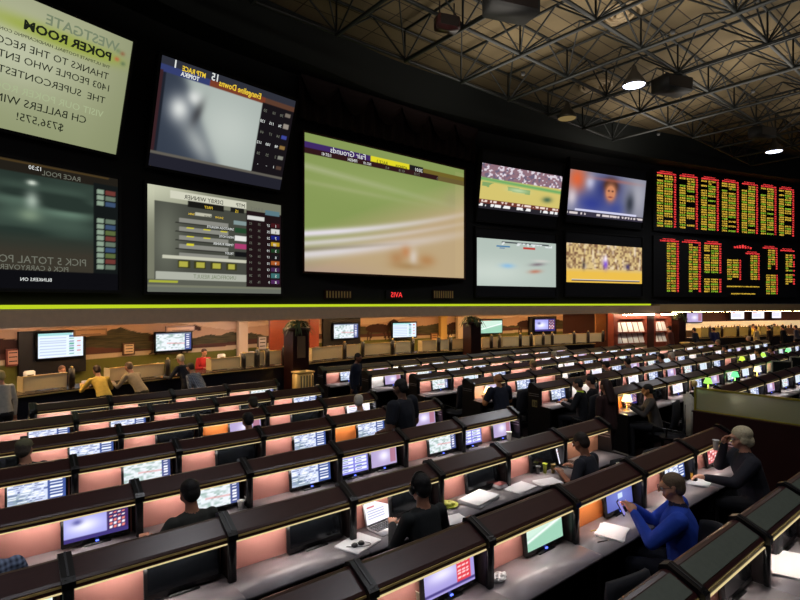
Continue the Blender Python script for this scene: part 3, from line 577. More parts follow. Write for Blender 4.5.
# ---- picture makers for small displays
def small_img(kind, seed=0):
    nx, ny = 46, 26; X, Y = G(nx, ny)
    if kind == 'list':
        im = fill(nx, ny, (210, 222, 232)); rect(im, 0, 0, .75, .13, (150, 200, 200))
        for k in range(7): rect(im, .05, .2 + k * .11, .62, .235 + k * .11, (150, 160, 190), .6)
        for k in range(8): rect(im, .68, .15 + k * .1, .8, .2 + k * .1, [(60, 90, 140), (90, 160, 140)][k % 2]); rect(im, .86, .15 + k * .1, .95, .2 + k * .1, [(190, 80, 70), (200, 210, 230)][k % 2])
    elif kind == 'race':
        im = fill(nx, ny, (150, 150, 215)); blend(im, (225, 225, 240), blob(X, Y, .3, .5, .25, .25)); blend(im, (90, 90, 150), blob(X, Y, .2, .35, .08, .1)); rect(im, .66, 0, 1, 1, (60, 40, 90)); rect(im, 0, 0, 1, .1, (70, 60, 110)); rect(im, 0, .86, 1, 1, (60, 50, 110))
        for k in range(6):
            for q in range(4): rect(im, .7 + q * .07, .16 + k * .12, .74 + q * .07, .22 + k * .12, [(220, 120, 110), (230, 220, 230)][(k + q) % 2])
    elif kind == 'track':
        im = fill(nx, ny, (215, 220, 225)); blend(im, (120, 150, 140), np.clip(lumps(nx, ny, 16, 14, seed) * 2 - .9, 0, 1) * .8); blend(im, (200, 90, 90), np.clip(1 - abs(Y - .55 - .1 * X) * 20, 0, 1) * (X > .3) * .6); rect(im, .82, 0, 1, 1, (70, 80, 130)); rect(im, 0, 0, 1, .1, (110, 120, 140))
        for k in range(7): rect(im, .86, .13 + k * .12, .95, .18 + k * .12, (225, 225, 235))
    elif kind == 'blue': im = fill(nx, ny, (84, 90, 160)); blend(im, (110, 120, 190), blob(X, Y, .5, .5, .5, .4)); rect(im, .44, .45, .62, .62, (190, 205, 235))
    elif kind == 'red':
        im = fill(nx, ny, (200, 110, 110)); 
        for k in range(6):
            for q in range(7): rect(im, .05 + q * .135, .1 + k * .15, .14 + q * .135, .17 + k * .15, [(240, 190, 180), (150, 50, 60), (235, 225, 225)][(k * 2 + q) % 3])
    elif kind == 'redtable':
        im = fill(nx, ny, (150, 140, 200)); blend(im, (215, 210, 235), blob(X, Y, .35, .45, .3, .2)); rect(im, .64, .1, .92, .85, (205, 60, 70)); rect(im, 0, 0, 1, .1, (150, 60, 90)); rect(im, 0, .85, 1, .93, (70, 60, 120))
        for k in range(7):
            for q in range(3): rect(im, .67 + q * .085, .14 + k * .1, .72 + q * .085, .18 + k * .1, (240, 200, 205))
    elif kind == 'field': im = fill(nx, ny, (190, 215, 200)); blend(im, (110, 170, 140), np.clip((Y - .55 + .3 * X) * 5, 0, 1) * .6); blend(im, (235, 235, 235), np.clip(1 - abs(Y - .7 + .4 * X) * 14, 0, 1)); rect(im, 0, 0, 1, .08, (60, 100, 70)); rect(im, .1, .02, .5, .05, (200, 70, 60))
    elif kind == 'table':
        im = fill(nx, ny, (125, 125, 205))
        for k in range(5):
            for q in range(2): rect(im, .06 + q * .48, .12 + k * .17, .46 + q * .48, .22 + k * .17, (222, 225, 240)); rect(im, .1 + q * .48, .15 + k * .17, .3 + q * .48, .19 + k * .17, [(60, 80, 150), (60, 120, 100)][k % 2])
    elif kind == 'mixed':
        im = fill(nx, ny, (196, 204, 226)); rq = np.random.default_rng(seed + 3); rect(im, 0, 0, 1, .1, (120, 130, 190)); blend(im, (120, 140, 150), lumps(nx, ny, 5, 5, seed) * (Y > .5) * (X < .45))
        for k in range(10):
            xx = .04
            while xx < .62:
                ww = rq.uniform(.04, .16); rect(im, xx, .14 + k * .08, xx + ww, .18 + k * .08, [(70, 84, 140), (120, 130, 170), (240, 240, 248)][rq.integers(3)], .8); xx += ww + .04
        rect(im, .68, 0, 1, 1, (60, 80, 140)); 
        for k in range(7): rect(im, .72, .06 + k * .13, .95, .11 + k * .13, (225, 230, 240))
    elif kind == 'white': im = fill(nx, ny, (235, 232, 240)); rect(im, .1, .2, .4, .3, (190, 110, 110)); [rect(im, .1, .4 + k * .12, .8, .43 + k * .12, (150, 155, 185)) for k in range(4)]
    elif kind == 'violet': im = fill(nx, ny, (165, 150, 190)); blend(im, (225, 220, 240), blob(X, Y, .5, .5, .2, .25)); rect(im, .75, .1, .97, .9, (160, 110, 130))
    else: im = fill(nx, ny, (12, 13, 16))
    return im
M_bright = attr_mat('display_bright', 1.35)
_pc = {}
def disp(w_, h_, kind, m=None):
    k = (round(w_, 3), round(h_, 3), kind, m.name if m else '')
    if k not in _pc: _pc[k] = grid_pic('screen', w_, h_, small_img(kind, len(_pc)), m or M_bright)
    return _pc[k]
def wall_tv(px0, px1, py0, py1, off, kind, label, surround=None, name='wall_television'):
    a, ang, w_ = face_on(px0, px1, off); b, _ = wpx(px1, off); Yc = (a.y + b.y) / 2; z0 = zpx(py1, Yc); z1 = zpx(py0, Yc)
    t = thing(name, label, 'television', (a.x, a.y, z0), ang); h_ = z1 - z0
    MB().bevbox(-.05, w_ + .05, 0, .07, -.06, h_ + .05, .012).obj('bezel', M_black, t)
    p = link('screen', disp(w_, h_, kind), t); p.rotation_euler = (R(90), 0, 0); p.location = (0, -.004, 0)
    MB().box(w_ / 2 - .08, w_ / 2 + .08, .07, 2.55 + 0 - 2.45, 0, h_ * .6).obj('bracket', M_dark, t)
    if surround:
        sx0, sx1, sy0, sy1 = surround; k = w_ / (px1 - px0)
        o = MB().box(-(px0 - sx0) * k, w_ + (sx1 - px1) * k, .10, .2, -(sy1 - py1) * k * 1.1, min(h_ + (py0 - sy0) * k, 2.44 - z0)).obj('surround_panel', mat('navy_panel', (10, 10, 20), .5), t)
    return t
wall_tv(38, 83, 333, 357, -2.35, 'list', 'largest wall television showing a results list, in a dark navy surround at far left', (22, 88, 330, 374))
wall_tv(156, 191, 333, 350, -2.35, 'track', 'wall television with pale race picture left of the teller in red')
wall_tv(334, 358, 324, 338, -2.35, 'track', 'wall television in black surround right of the dark brick-red column', (325, 362, 319, 345))
wall_tv(393, 416, 323, 337, -2.35, 'list', 'wall television with blue list below the centre screen')
wall_tv(481, 502, 320, 333, -2.35, 'field', 'wall television with pale green picture right of the plant column')
wall_tv(535, 555, 319, 331, -2.35, 'race', 'wall television with violet picture in a dark surround', (531, 558, 317, 336))
wall_tv(687, 702, 313, 322, -2.3, 'violet', 'pale pink wall television at the right, above the dark coats')
wall_tv(731, 744, 310.5, 319, -2.3, 'white', 'white wall television, leftmost of the three over the right counter')
wall_tv(752, 764, 310.5, 318.5, -2.3, 'white', 'white wall television, middle of the three over the right counter')
wall_tv(772, 781, 310, 318, -2.3, 'white', 'white wall television, rightmost of the three over the right counter')
# plaques and framed notices on the mural wall
def plaque(px0, px1, py0, py1, c1, c2, label, off=-2.5, lines=3, name='framed_notice'):
    a, ang, w_ = face_on(px0, px1, off); b, _ = wpx(px1, off); Yc = (a.y + b.y) / 2; z0 = zpx(py1, Yc); h_ = zpx(py0, Yc) - z0
    t = thing(name, label, 'notice', (a.x, a.y, z0), ang)
    MB().box(0, w_, 0, .05, 0, h_).obj('frame', mat('frame_%d_%d_%d' % c1, c1, .5), t)
    MB().box(.04, w_ - .04, -.006, 0, .04, h_ - .04).obj('sheet', mat('sheet_%d_%d_%d' % c2, c2, .7), t)
    m = MB()
    for k in range(lines): m.box(w_ * .2, w_ * .8, -.01, -.006, h_ * (.25 + .5 * k / max(1, lines - 1)), h_ * (.25 + .5 * k / max(1, lines - 1)) + h_ * .06)
    m.obj('print', M_dark, t)
plaque(6, 20, 349, 366, (110, 50, 40), (200, 150, 130), 'pink framed notice at the far left of the mural')
plaque(123, 135, 343, 355, (90, 60, 40), (214, 184, 150), 'cream framed notice left of the pale wall television')
plaque(258, 267, 336, 350, (120, 110, 100), (225, 215, 215), 'white framed notice right of the white pillar')
plaque(274, 285, 335, 344, (90, 30, 26), (210, 180, 150), 'small landscape notice on the red wall panel', -.85)
plaque(431, 438, 333, 343, (110, 70, 40), (205, 160, 110), 'tan framed notice left of the yellow pillar')
plaque(74, 107, 329, 336, (120, 90, 66), (160, 124, 96), 'long brown plaque right of the largest wall television', -2.0, 1, 'window_plaque')
plaque(166, 195, 326, 331.5, (120, 96, 86), (170, 140, 120), 'long beige plaque above the pale wall television', -1.8, 1, 'window_plaque')
plaque(749, 763, 305.5, 309, (120, 96, 66), (190, 160, 110), 'small beige plaque above the white wall televisions', -1.0, 1, 'window_plaque')
# pillars, wall panels and columns
def upright(name, px0, px1, z0, z1, off, depth, m_, label, cat='column', extra=None):
    a, ang, w_ = face_on(px0, px1, off); t = thing(name, label, cat, (a.x, a.y, 0), ang)
    MB().box(0, w_, 0, depth, z0 + .12 if z0 == 0 else z0, z1 - .1).obj('shaft', m_, t)
    MB().bevbox(-.04, w_ + .04, -.04, depth + .02, z1 - .1, z1, .015).obj('capital', m_, t)
    if z0 == 0: MB().bevbox(-.04, w_ + .04, -.04, depth + .02, 0, .12, .015).obj('plinth', m_, t)
    return t, w_
M_redw = mat('red_brown_wood', (128, 58, 40), .4, noise=.25, scale=4, stretch=(1, 1, 8)); M_colw = mat('column_wood', (46, 20, 18), .35, noise=.3, scale=3)
upright('pillar', 239, 248, 1.1, 2.45, -2.3, .18, mat('cream_pillar', (214, 190, 164), .6), 'cream square pillar on the mural wall left of the red panel')
upright('pillar', 441, 447, 1.1, 2.45, -2.3, .18, mat('yellow_pillar', (206, 168, 96), .6), 'yellow square pillar on the mural wall below the centre screen')
upright('pillar', 458, 467, 1.1, 2.45, -2.3, .18, MATS['cream_pillar'], 'cream pillar beside the plant column right of centre')
upright('wall_panel', 270, 290, 1.1, 2.54, -.8, .08, M_redw, 'lit red-brown wood wall panel left of the brick-red column', 'panel')
upright('wall_panel', 310, 319, 1.1, 2.54, -.8, .08, M_redw, 'narrow red-brown wood wall panel right of the brick-red column', 'panel')
upright('wall_panel', 596, 606, 1.1, 2.54, -.8, .08, mat('tan_panel', (150, 100, 60), .5), 'tan wood wall panel left of the brochure cabinet', 'panel')
def column(px0, px1, off, label, fern=True, notice=True):
    t, w_ = upright('column', px0, px1, 0, 2.25, off, .5, M_colw, label)
    if notice:
        MB().box(w_ * .25, w_ * .75, -.02, 0, 1.35, 2.0).obj('notice_board', mat('notice_tan', (120, 96, 70), .6), t)
    if fern:
        a, ang, _ = face_on(px0, px1, off); c = a + Vector((math.cos(ang) * w_ / 2 - math.sin(ang) * .25, math.sin(ang) * w_ / 2 + math.cos(ang) * .25, 2.25))
        f = thing('potted_fern', 'green leafy fern on top of the ' + ('dark column at left centre' if px0 < 350 else 'dark column right of centre' if px0 < 500 else 'red-brown column at right'), 'plant', c)
        MB().lathe([(0, 0), (.13, 0), (.18, .12), (.15, .12), (0, .1)], 14).obj('pot', M_brass, f)
        r = random.Random(int(px0)); m = MB()
        for k in range(60):
            an = r.uniform(0, 6.28); L_ = r.uniform(.25, .6); up = r.uniform(.02, .16); prev = None; sd = Vector((-math.sin(an), math.cos(an), 0))
            rows = []
            for q in range(6):
                u = q / 5; pt = Vector((math.cos(an) * L_ * u, math.sin(an) * L_ * u, .1 + up * math.sin(u * 2.4) * 1.4 - .38 * u * u)); wd = .035 * math.sin(.3 + u * 2.7)
                rows.append((pt - sd * wd, pt + Vector((0, 0, .012)), pt + sd * wd))
            vs = [v for rr in rows for v in rr]; fs = []
            for q in range(5):
                for s2 in range(2): k0 = q * 3 + s2; fs.append((k0, k0 + 1, k0 + 4, k0 + 3))
            m.add(vs, fs)
        m.obj('fronds', mat('fern_green', (70, 84, 44), .6, noise=.4), f)
column(293, 309, .66, 'dark maroon square column with fern, in front of the counter at left centre')
column(471, 481, .66, 'dark square column with plant, just right of the centre screen', True, False)
column(679, 686, .3, 'red-brown round-topped column left of the pink wall television', True, False)
# brochure cabinets
def sheet_rack(px0, px1, n, label):
    a, ang, w_ = face_on(px0, px1, .15); t = thing('brochure_cabinet', label, 'cabinet', (a.x, a.y, 0), ang)
    MB().box(-.3, w_ + .3, .25, .35, 0, 2.55).obj('back_board', M_redw, t)
    MB().box(-.3, 0, 0, .25, 0, 2.55).obj('side_board', M_redw, t); MB().box(w_, w_ + .3, 0, .25, 0, 2.55).obj('side_board', M_redw, t)
    MB().box(0, w_, 0, .25, 0, .95).obj('base_board', M_redw, t); MB().box(0, w_, 0, .25, 2.2, 2.55).obj('top_board', M_redw, t)
    for z in (.95, 1.5): MB().box(0, w_, .02, .25, z, z + .05).obj('shelf', M_redw, t)
    MB().box(-.1, w_ + .1, -.47, -.16, 2.445, 2.47).obj('lamp_shade', M_dark, t)  # shield added above the strip to keep its light off the fascia
    MB().box(-.1, w_ + .1, -.42, -.38, 2.405, 2.44).obj('added_light_strip', emat('added_rack_lamp', (255, 225, 190), 80), t)  # strip added in front of the cabinet to light the sheets
    sh = MB().add([(0, .05, 0), (1, .05, 0), (1, .2, .48), (0, .2, .48), (0, .07, 0), (1, .07, 0), (1, .22, .48), (0, .22, .48)], [(0, 1, 2, 3), (7, 6, 5, 4), (0, 4, 5, 1), (3, 2, 6, 7), (0, 3, 7, 4), (1, 5, 6, 2)]).mesh('sheet', M_white)
    for z in (1.0, 1.55):
        for k in range(n):
            o = link('odds_sheet', sh); q = w_ / n; o.scale = (q * .82, 1, 1)
            o.matrix_world = Matrix.Translation(a) @ Matrix.Rotation(ang, 4, 'Z') @ Matrix.Translation((q * (k + .09), 0, z)) @ Matrix.Diagonal((q * .82, 1, 1, 1))
            tag(o, 'white printed sheets standing in the brightly lit %s brochure cabinet' % ('left' if px0 < 640 else 'right'), 'paper', 'sheets in the %s brochure cabinet' % ('left' if px0 < 640 else 'right'))
sheet_rack(618, 646, 5, 'red-brown lit brochure cabinet with two rows of white sheets, left one')
sheet_rack(656, 668, 3, 'red-brown lit brochure cabinet beside the standing figure in brown, right one')
upright('wall_panel', 648, 654, 0, 2.5, .2, .15, M_colw, 'dark wood panel between the two brochure cabinets', 'panel')
# low partitions of the betting windows
M_cream = mat('cream_board', (226, 208, 164), .5); M_glass = mat('frosted', (228, 222, 190), .35)
def window_box(px0, px1, label, h_=.36, group=None, m_=None):
    a, ang, w_ = face_on(px0, px1, -.12); t = thing('betting_window', label, 'counter screen', (a.x, a.y, 1.10), ang, group)
    MB().box(0, w_, .1, .13, .02, h_).obj('front_board', m_ or M_cream, t)
    MB().box(0, .03, .1, .42, 0, h_).obj('side_board', m_ or M_cream, t); MB().box(w_ - .03, w_, .1, .42, 0, h_).obj('side_board', m_ or M_cream, t)
    MB().box(-.01, w_ + .01, .09, .14, h_, h_ + .02).obj('top_rail', M_brass, t)
    m = MB().bevbox(w_ + .03, w_ + .13, .0, .12, 0, h_ + .1, .01); m.obj('post', M_dark, t)
    MB().lathe([(0, .06), (.03, .045), (.035, .02), (.02, 0), (0, 0)], 10, (w_ + .08, .06, h_ + .1)).obj('knob', M_brass, t)
wb = [(25, 69), (112, 166), (213, 242), (247, 256), (257, 266), (270, 283), (314, 344), (348, 362), (366, 392), (397, 412), (424, 438), (441, 450), (453, 466), (484, 491), (493, 499), (504, 520), (523, 531), (537, 543), (545, 552), (555, 574), (578, 588), (591, 603)]
for k, (x0, x1) in enumerate(wb):
    nm = {0: 'wide cream window screen under the largest wall television', 1: 'cream window screen behind the bending person in yellow', 2: 'cream window screen right of the teller in red'}.get(k)
    window_box(x0, x1, nm or ('cream low window screen on the long counter between %s' % ('the left fern column and the red teller' if x0 < 300 else 'the two fern columns' if x0 < 475 else 'the right fern column and the brochure cabinet')), .32 if k < 3 else .42,
               None if nm else 'window screens ' + ('left' if x0 < 300 else 'centre' if x0 < 475 else 'right'), M_glass if 500 < x0 < 600 or x0 in (397, 441) else None)
for (x0, x1) in ((703, 710), (712, 722), (726, 738), (741, 750), (762, 772), (775, 783)):
    window_box(x0, x1, 'yellow lit window screen on the right counter under the odds boards', .5, 'window screens far right', mat('yellow_board', (214, 196, 120), .5))
# small items on the counter
r5 = random.Random(3)
for x in (30, 61, 88, 130, 160, 222, 230, 252, 262, 318, 330, 352, 377, 402, 430, 434, 456, 508, 515, 540, 560, 568, 583, 597):
    p, ang = wpx(x, -.48); 
    if x % 3 == 0:
        t = thing('ticket_printer', 'small white ticket printer on the long betting counter', 'printer', (p.x, p.y, 1.10), ang, 'ticket printers on the counter')
        MB().bevbox(-.1, .1, -.03, .1, 0, .42, .02).obj('case', M_white, t); MB().box(-.06, .06, -.035, -.03, .3, .34).obj('slot', M_dark, t)
    else:
        t = thing('paper_stack', 'small stack of betting slips on the long betting counter', 'paper', (p.x, p.y, 1.10), ang + .3, 'slips on the counter')
        MB().box(-.1, .1, -.02, .09, 0, .04).box(-.09, .1, -.01, .1, .04, .06).obj('slips', M_white, t)
i703 = widx(700)
t = thing('back_bar', 'pale lit back bar behind the right counter', 'shelf', (0, 0, 0))
ribbon([(-2.1, 0), (-2.1, 1.35), (-2.5, 1.35), (-2.5, 0)], i0=i703).obj('bar_base', mat('bar_dark', (60, 40, 30), .5), t)
ribbon([(-2.45, 1.35), (-2.45, 1.85), (-2.5, 1.85), (-2.5, 1.35)], i0=i703).obj('lit_panel', mat('bar_panel', (240, 228, 200), .5, emis=(255, 236, 200), es=.3), t)
r9 = random.Random(9)
for k in range(34):
    p, ang = wpx(702 + k * 2.7, -2.25); h9 = r9.uniform(.18, .34)
    t = thing('bottle', 'small dark bottle standing on the pale back bar', 'bottle', (p.x, p.y, 1.35), 0, 'bottles on the back bar')
    MB().lathe([(0, 0), (.06, 0), (.06, h9 * .6), (.02, h9 * .75), (.02, h9), (0, h9)], 8).obj('glass', mat('bottle_%d' % (k % 3), [(70, 40, 20), (40, 60, 30), (170, 130, 50)][k % 3], .2), t)
# brass bins
for px, off, h_, lab in ((303, 1.0, .95, 'ribbed brass bin in front of the left fern column'), (687, 1.0, .95, 'ribbed brass bin right of the red-brown column at the far right')):
    p, ang = wpx(px, off); t = thing('brass_bin', lab, 'bin', (p.x, p.y, 0), ang)
    MB().bevbox(-.26, .26, -.2, .2, 0, h_, .03).obj('body', M_brass, t); m = MB()
    for k in range(5): m.box(-.2 + k * .1 - .012, -.2 + k * .1 + .012, -.215, -.2, .08, h_ - .06)
    m.obj('ribs', M_dark, t); MB().bevbox(-.28, .28, -.22, .22, h_, h_ + .05, .015).obj('lid', M_brass, t)

# ================================================================ CARREL ROWS
DK = [1.47 + 1.297 * k for k in range(9)]
HW = 1.31
_cm = {}
def cm(key, fn):
    if key not in _cm: _cm[key] = fn()
    return _cm[key]
PCOL = {'pink': M_pink, 'orange': M_orange, 'tan': M_tan, 'white': M_white}
def carrel(a, W, d, label, group=None, color='pink', green=False, lamp=True):
    t = thing('betting_carrel', label, 'carrel', P(a, d), UANG, group); W = round(W, 2)
    def put(nm, fn, m_, key=None):
        return link(nm, cm((nm, W, key or m_.name), lambda: fn().mesh(nm, m_)), t)
    put('rear_board', lambda: MB().box(0, W, 0, .045, 0, 1.285), M_dark)
    put('hood', lambda: MB().prism([(.06, 1.27), (.055, 1.30), (.03, HW), (0, HW), (-.15, HW - .075), (-.165, HW - .09), (-.165, HW - .14), (-.15, HW - .14), (-.145, HW - .10), (0, HW - .03)], .03, W - .03), M_wood)
    if green: put('hood_top', lambda: MB().prism([(-.01, HW), (-.145, HW - .0675), (-.147, HW - .0625), (-.012, HW + .005)], .07, W - .07), M_roofg)
    put('brass_trim', lambda: MB().box(.03, W - .03, -.172, -.165, HW - .112, HW - .098), M_brass)
    put('light_diffuser', lambda: MB().box(.035, W - .035, -.174, -.160, HW - .148, HW - .1415), emat('diffuser_glow', (240, 218, 160), .85))
    put('back_panel', lambda: MB().box(.03, W - .03, -.014, 0, .87, 1.255), PCOL[color])
    put('desk', lambda: MB().bevbox(0, W, -.44, 0, .83, .87, .008), M_desk)
    put('divider', lambda: MB().box(-.014, .014, -.16, 0, .87, 1.26).box(-.014, .014, -.40, 0, 0, .83), M_dark)
    put('post', lambda: MB().bevbox(-.03, .03, -.195, -.155, .87, HW - .06, .006).prism([(.075, HW - .01), (.07, HW + .015), (.02, HW + .035), (-.17, HW - .05), (-.205, HW - .075), (-.205, HW - .12), (-.16, HW - .12), (0, HW - .03), (.07, HW - .05)], -.038, .038), M_black)
    put('post_groove', lambda: MB().prism([(.02, HW + .04), (-.17, HW - .045), (-.17, HW - .05), (.02, HW + .035)], -.006, .006), mat('groove_grey', (60, 60, 64), .35))
    put('foot_rail', lambda: MB().box(.02, W - .02, -.2, -.12, .05, .12), M_dark)
    if lamp: put('under_hood_lamp', lambda: MB().box(.12, W - .12, -.14, -.115, HW - .125, HW - .112), M_lamp)
    return t
def end_panel(a, d, label, sign=False):
    t = thing('carrel_end_panel', label, 'end panel', P(a, d), UANG)
    MB().prism([(.075, 0), (.075, 1.27), (.04, HW + .03), (-.02, HW + .035), (-.18, HW - .05), (-.21, HW - .10), (-.23, .9), (-.46, .88), (-.46, 0)], -.03, .03).obj('board', M_black, t)
    MB().box(-.036, .036, -.2, .05, 1.12, 1.132).box(-.036, .036, -.2, .05, 1.08, 1.092).obj('brass_line', M_steel, t)
    if sign:
        g = MB().box(-.04, -.03, -.16, -.04, .86, 1.0).obj('number_plate', mat('plate_brass', (150, 140, 90), .4, .3), t)
        n = text('81', .12, M_dark, g, 'plate_number', mirror=True); n.rotation_euler = (R(90), 0, R(-90)); n.location = (-.044, -.165, .885)
def monitor(x, a, d, kind, label, group=None, w_=.54, h_=.30, turn=0, y=-.075):
    t = thing('monitor', label, 'monitor', P(a, d, .87) + Vector((CU * x - SU * y, SU * x + CU * y, 0)), UANG + turn, group)
    T = Matrix.Translation((0, 0, .018)) @ Matrix.Rotation(R(-6), 4, 'X')
    link('bezel', cm(('bez', w_, h_), lambda: MB().bevbox(-w_ / 2, w_ / 2, -.02, .018, 0, h_, .006, M=T).mesh('bezel', M_black)), t)
    s = link('screen', disp(w_ - .04, h_ - .055, kind) if kind != 'off' else cm(('off', w_, h_), lambda: MB().box(0, w_ - .04, 0, h_ - .055, -.002, 0).mesh('screen', mat('dead_screen', (16, 18, 22), .12))), t)
    s.matrix_local = T @ Matrix.Translation((-(w_ - .04) / 2, -.0225, .04)) @ Matrix.Rotation(R(90), 4, 'X')
    link('stand', cm('stand', lambda: MB().bevbox(-.11, .11, -.035, .045, -.0, .012, .004).box(-.04, .04, -.0, .025, .01, .06).mesh('stand', M_black)), t)
    if kind != 'off': link('power_light', cm('pl', lambda: MB().box(-.012, .012, -.0285, -.018, .024, .034).mesh('power_light', emat('blue_led', (90, 110, 255), 3))), t)
    return t
NAMEROW = {0: 'nearest row', 1: 'second row from the front', 2: 'third row from the front', 3: 'fourth row from the front', 4: 'fifth row from the front', 5: 'sixth row from the front', 6: 'seventh row from the front', 7: 'eighth, shortest left row'}
ORD = ['first', 'second', 'third', 'fourth', 'fifth', 'sixth', 'seventh', 'eighth', 'ninth', 'tenth', 'eleventh']
ROWS = {0: [1.05, 2.24, 3.43, 4.62, 5.8, 7.0], 1: [.75, 1.885, 2.975, 4.117, 5.377, 6.645, 7.85], 2: [-.62, .45, 1.51, 2.62, 3.71, 4.78, 5.93, 7.03],
        3: [-1.03, .07, 1.15, 2.2, 3.306, 4.32, 5.39, 6.63], 4: [-2.4, -1.35, -.27, .81, 1.87, 2.94, 4.02, 5.1, 6.2], 5: [-2.75, -1.7, -.6, .45, 1.5, 2.55, 3.6, 4.66, 5.75],
        6: [-3.1, -2.05, -1.0, .05, 1.15, 2.2, 3.25, 4.3, 5.37], 7: [.73, 1.84, 2.9, 3.95, 5.05]}
KIND = {(0, 3): 'off', (0, 4): 'field', (0, 2): 'off', (0, 1): 'off', (0, 5): 'off', (1, 1): 'off', (1, 2): 'redtable', (1, 3): 'field', (1, 4): 'blue', (1, 5): 'mixed', (1, 6): 'red',
        (2, 1): 'field', (2, 2): 'off', (2, 3): 'off', (2, 4): 'off', (2, 5): 'off', (2, 6): 'off', (2, 7): 'none',
        (3, 1): 'track', (3, 2): 'race', (3, 3): 'track', (3, 4): 'mixed', (3, 5): 'two', (3, 6): 'track', (3, 7): 'two',
        (4, 3): 'mixed', (4, 4): 'track', (4, 5): 'off', (4, 6): 'mixed', (4, 7): 'mixed', (4, 8): 'violet', (5, 4): 'mixed', (5, 5): 'off', (5, 6): 'violet', (5, 7): 'off', (5, 8): 'white',
        (6, 4): 'mixed', (6, 5): 'mixed', (6, 6): 'off', (6, 7): 'off', (6, 8): 'mixed', (7, 1): 'off', (7, 2): 'off', (7, 3): 'off', (7, 4): 'track'}
COLR = {(1, 4): 'orange', (2, 7): 'tan', (4, 7): 'orange', (5, 6): 'orange', (0, 4): 'orange'}
DESC = {'off': 'dark blank', 'field': 'pale green', 'redtable': 'red and violet', 'blue': 'plain blue', 'mixed': 'blue-white listing', 'red': 'red table', 'track': 'white race', 'race': 'violet race', 'violet': 'violet', 'white': 'bright white', 'table': 'blue table', 'list': 'pale list'}
for k, posts in ROWS.items():
    d = DK[k]; n = len(posts)
    for i in range(n - 1):
        j = n - 1 - i; ordn = ORD[j - 1]; W = posts[i + 1] - posts[i]; kind = KIND.get((k, i + 1), ['mixed', 'off', 'track'][(i + k) % 3])
        if k == 0: kind = KIND.get((0, i), kind); kk = 0
        color = COLR.get((k, i + 1), 'pink') if k else COLR.get((0, i), 'pink')
        carrel(posts[i], W, d, '%s %s betting carrel, %s from right end, %s' % ('green-topped' if k == 0 else 'dark', color, ordn, NAMEROW[k]), 'carrels of the %s' % NAMEROW[k], color, k == 0)
        where = 'in %s carrel from right, %s' % (ordn, NAMEROW[k])
        grp = 'monitors of the %s' % NAMEROW[k]
        if kind == 'two':
            monitor(.27, posts[i], d, 'table', 'blue table monitor, left of two ' + where, grp, .44); monitor(W - .29, posts[i], d, 'violet', 'violet monitor, right of two ' + where, grp, .44)
        elif kind != 'none': monitor(W - .325, posts[i], d, kind, DESC[kind] + ' monitor ' + where, grp)
    end_panel(posts[-1], d, 'black end panel with two metal lines, %s' % NAMEROW[k])
end_panel(.73 - .04, DK[7], 'black end panel at the left end of the shortest left row')
R2 = {2: 10.4, 3: 9.6, 4: 9.0, 5: 8.39, 6: 7.94, 7: 7.5, 8: 7.0}
N2 = {2: 8, 3: 14, 4: 19, 5: 18, 6: 16, 7: 13, 8: 10}
kinds2 = ['mixed', 'off', 'track', 'white', 'mixed', 'violet', 'off', 'list']
NAME2 = {2: 'right-hand row beyond glass rail', 3: 'right-hand row with glowing lamp', 4: 'right-hand row of yellow-collared person', 5: 'right-hand row of bald person', 6: 'right-hand row third from counter', 7: 'right-hand row second from counter', 8: 'right-hand row closest to counter'}
for k, a0 in R2.items():
    for i in range(N2[k]):
        a = a0 + 1.1 * i; 
        if not inside(P(a + 1.1, DK[k]), 2.0): break
        carrel(a, 1.1, DK[k], 'small dark wood carrel with pink panel in the ' + NAME2[k], 'carrels, ' + NAME2[k], 'orange' if (k, i) == (3, 0) else 'white' if (i * 3 + k) % 7 == 0 else 'pink')
        kd = kinds2[(i * 5 + k * 3) % 8]
        if (k, i) == (3, 0): kd = 'race'
        if (k, i) == (5, 0): kd = 'violet'
        if kd == 'off' and (i + k) % 2: continue
        if kd == 'off': monitor(.775, a, DK[k], kd, 'small dark blank monitor in the ' + NAME2[k], 'blank monitors, ' + NAME2[k])
        else: monitor(.775, a, DK[k], kd, 'small lit monitor in the ' + NAME2[k], 'lit monitors, ' + NAME2[k])
    end_panel(a0 - .06, DK[k], 'black end panel with metal lines, aisle end of ' + NAME2[k], k == 4)

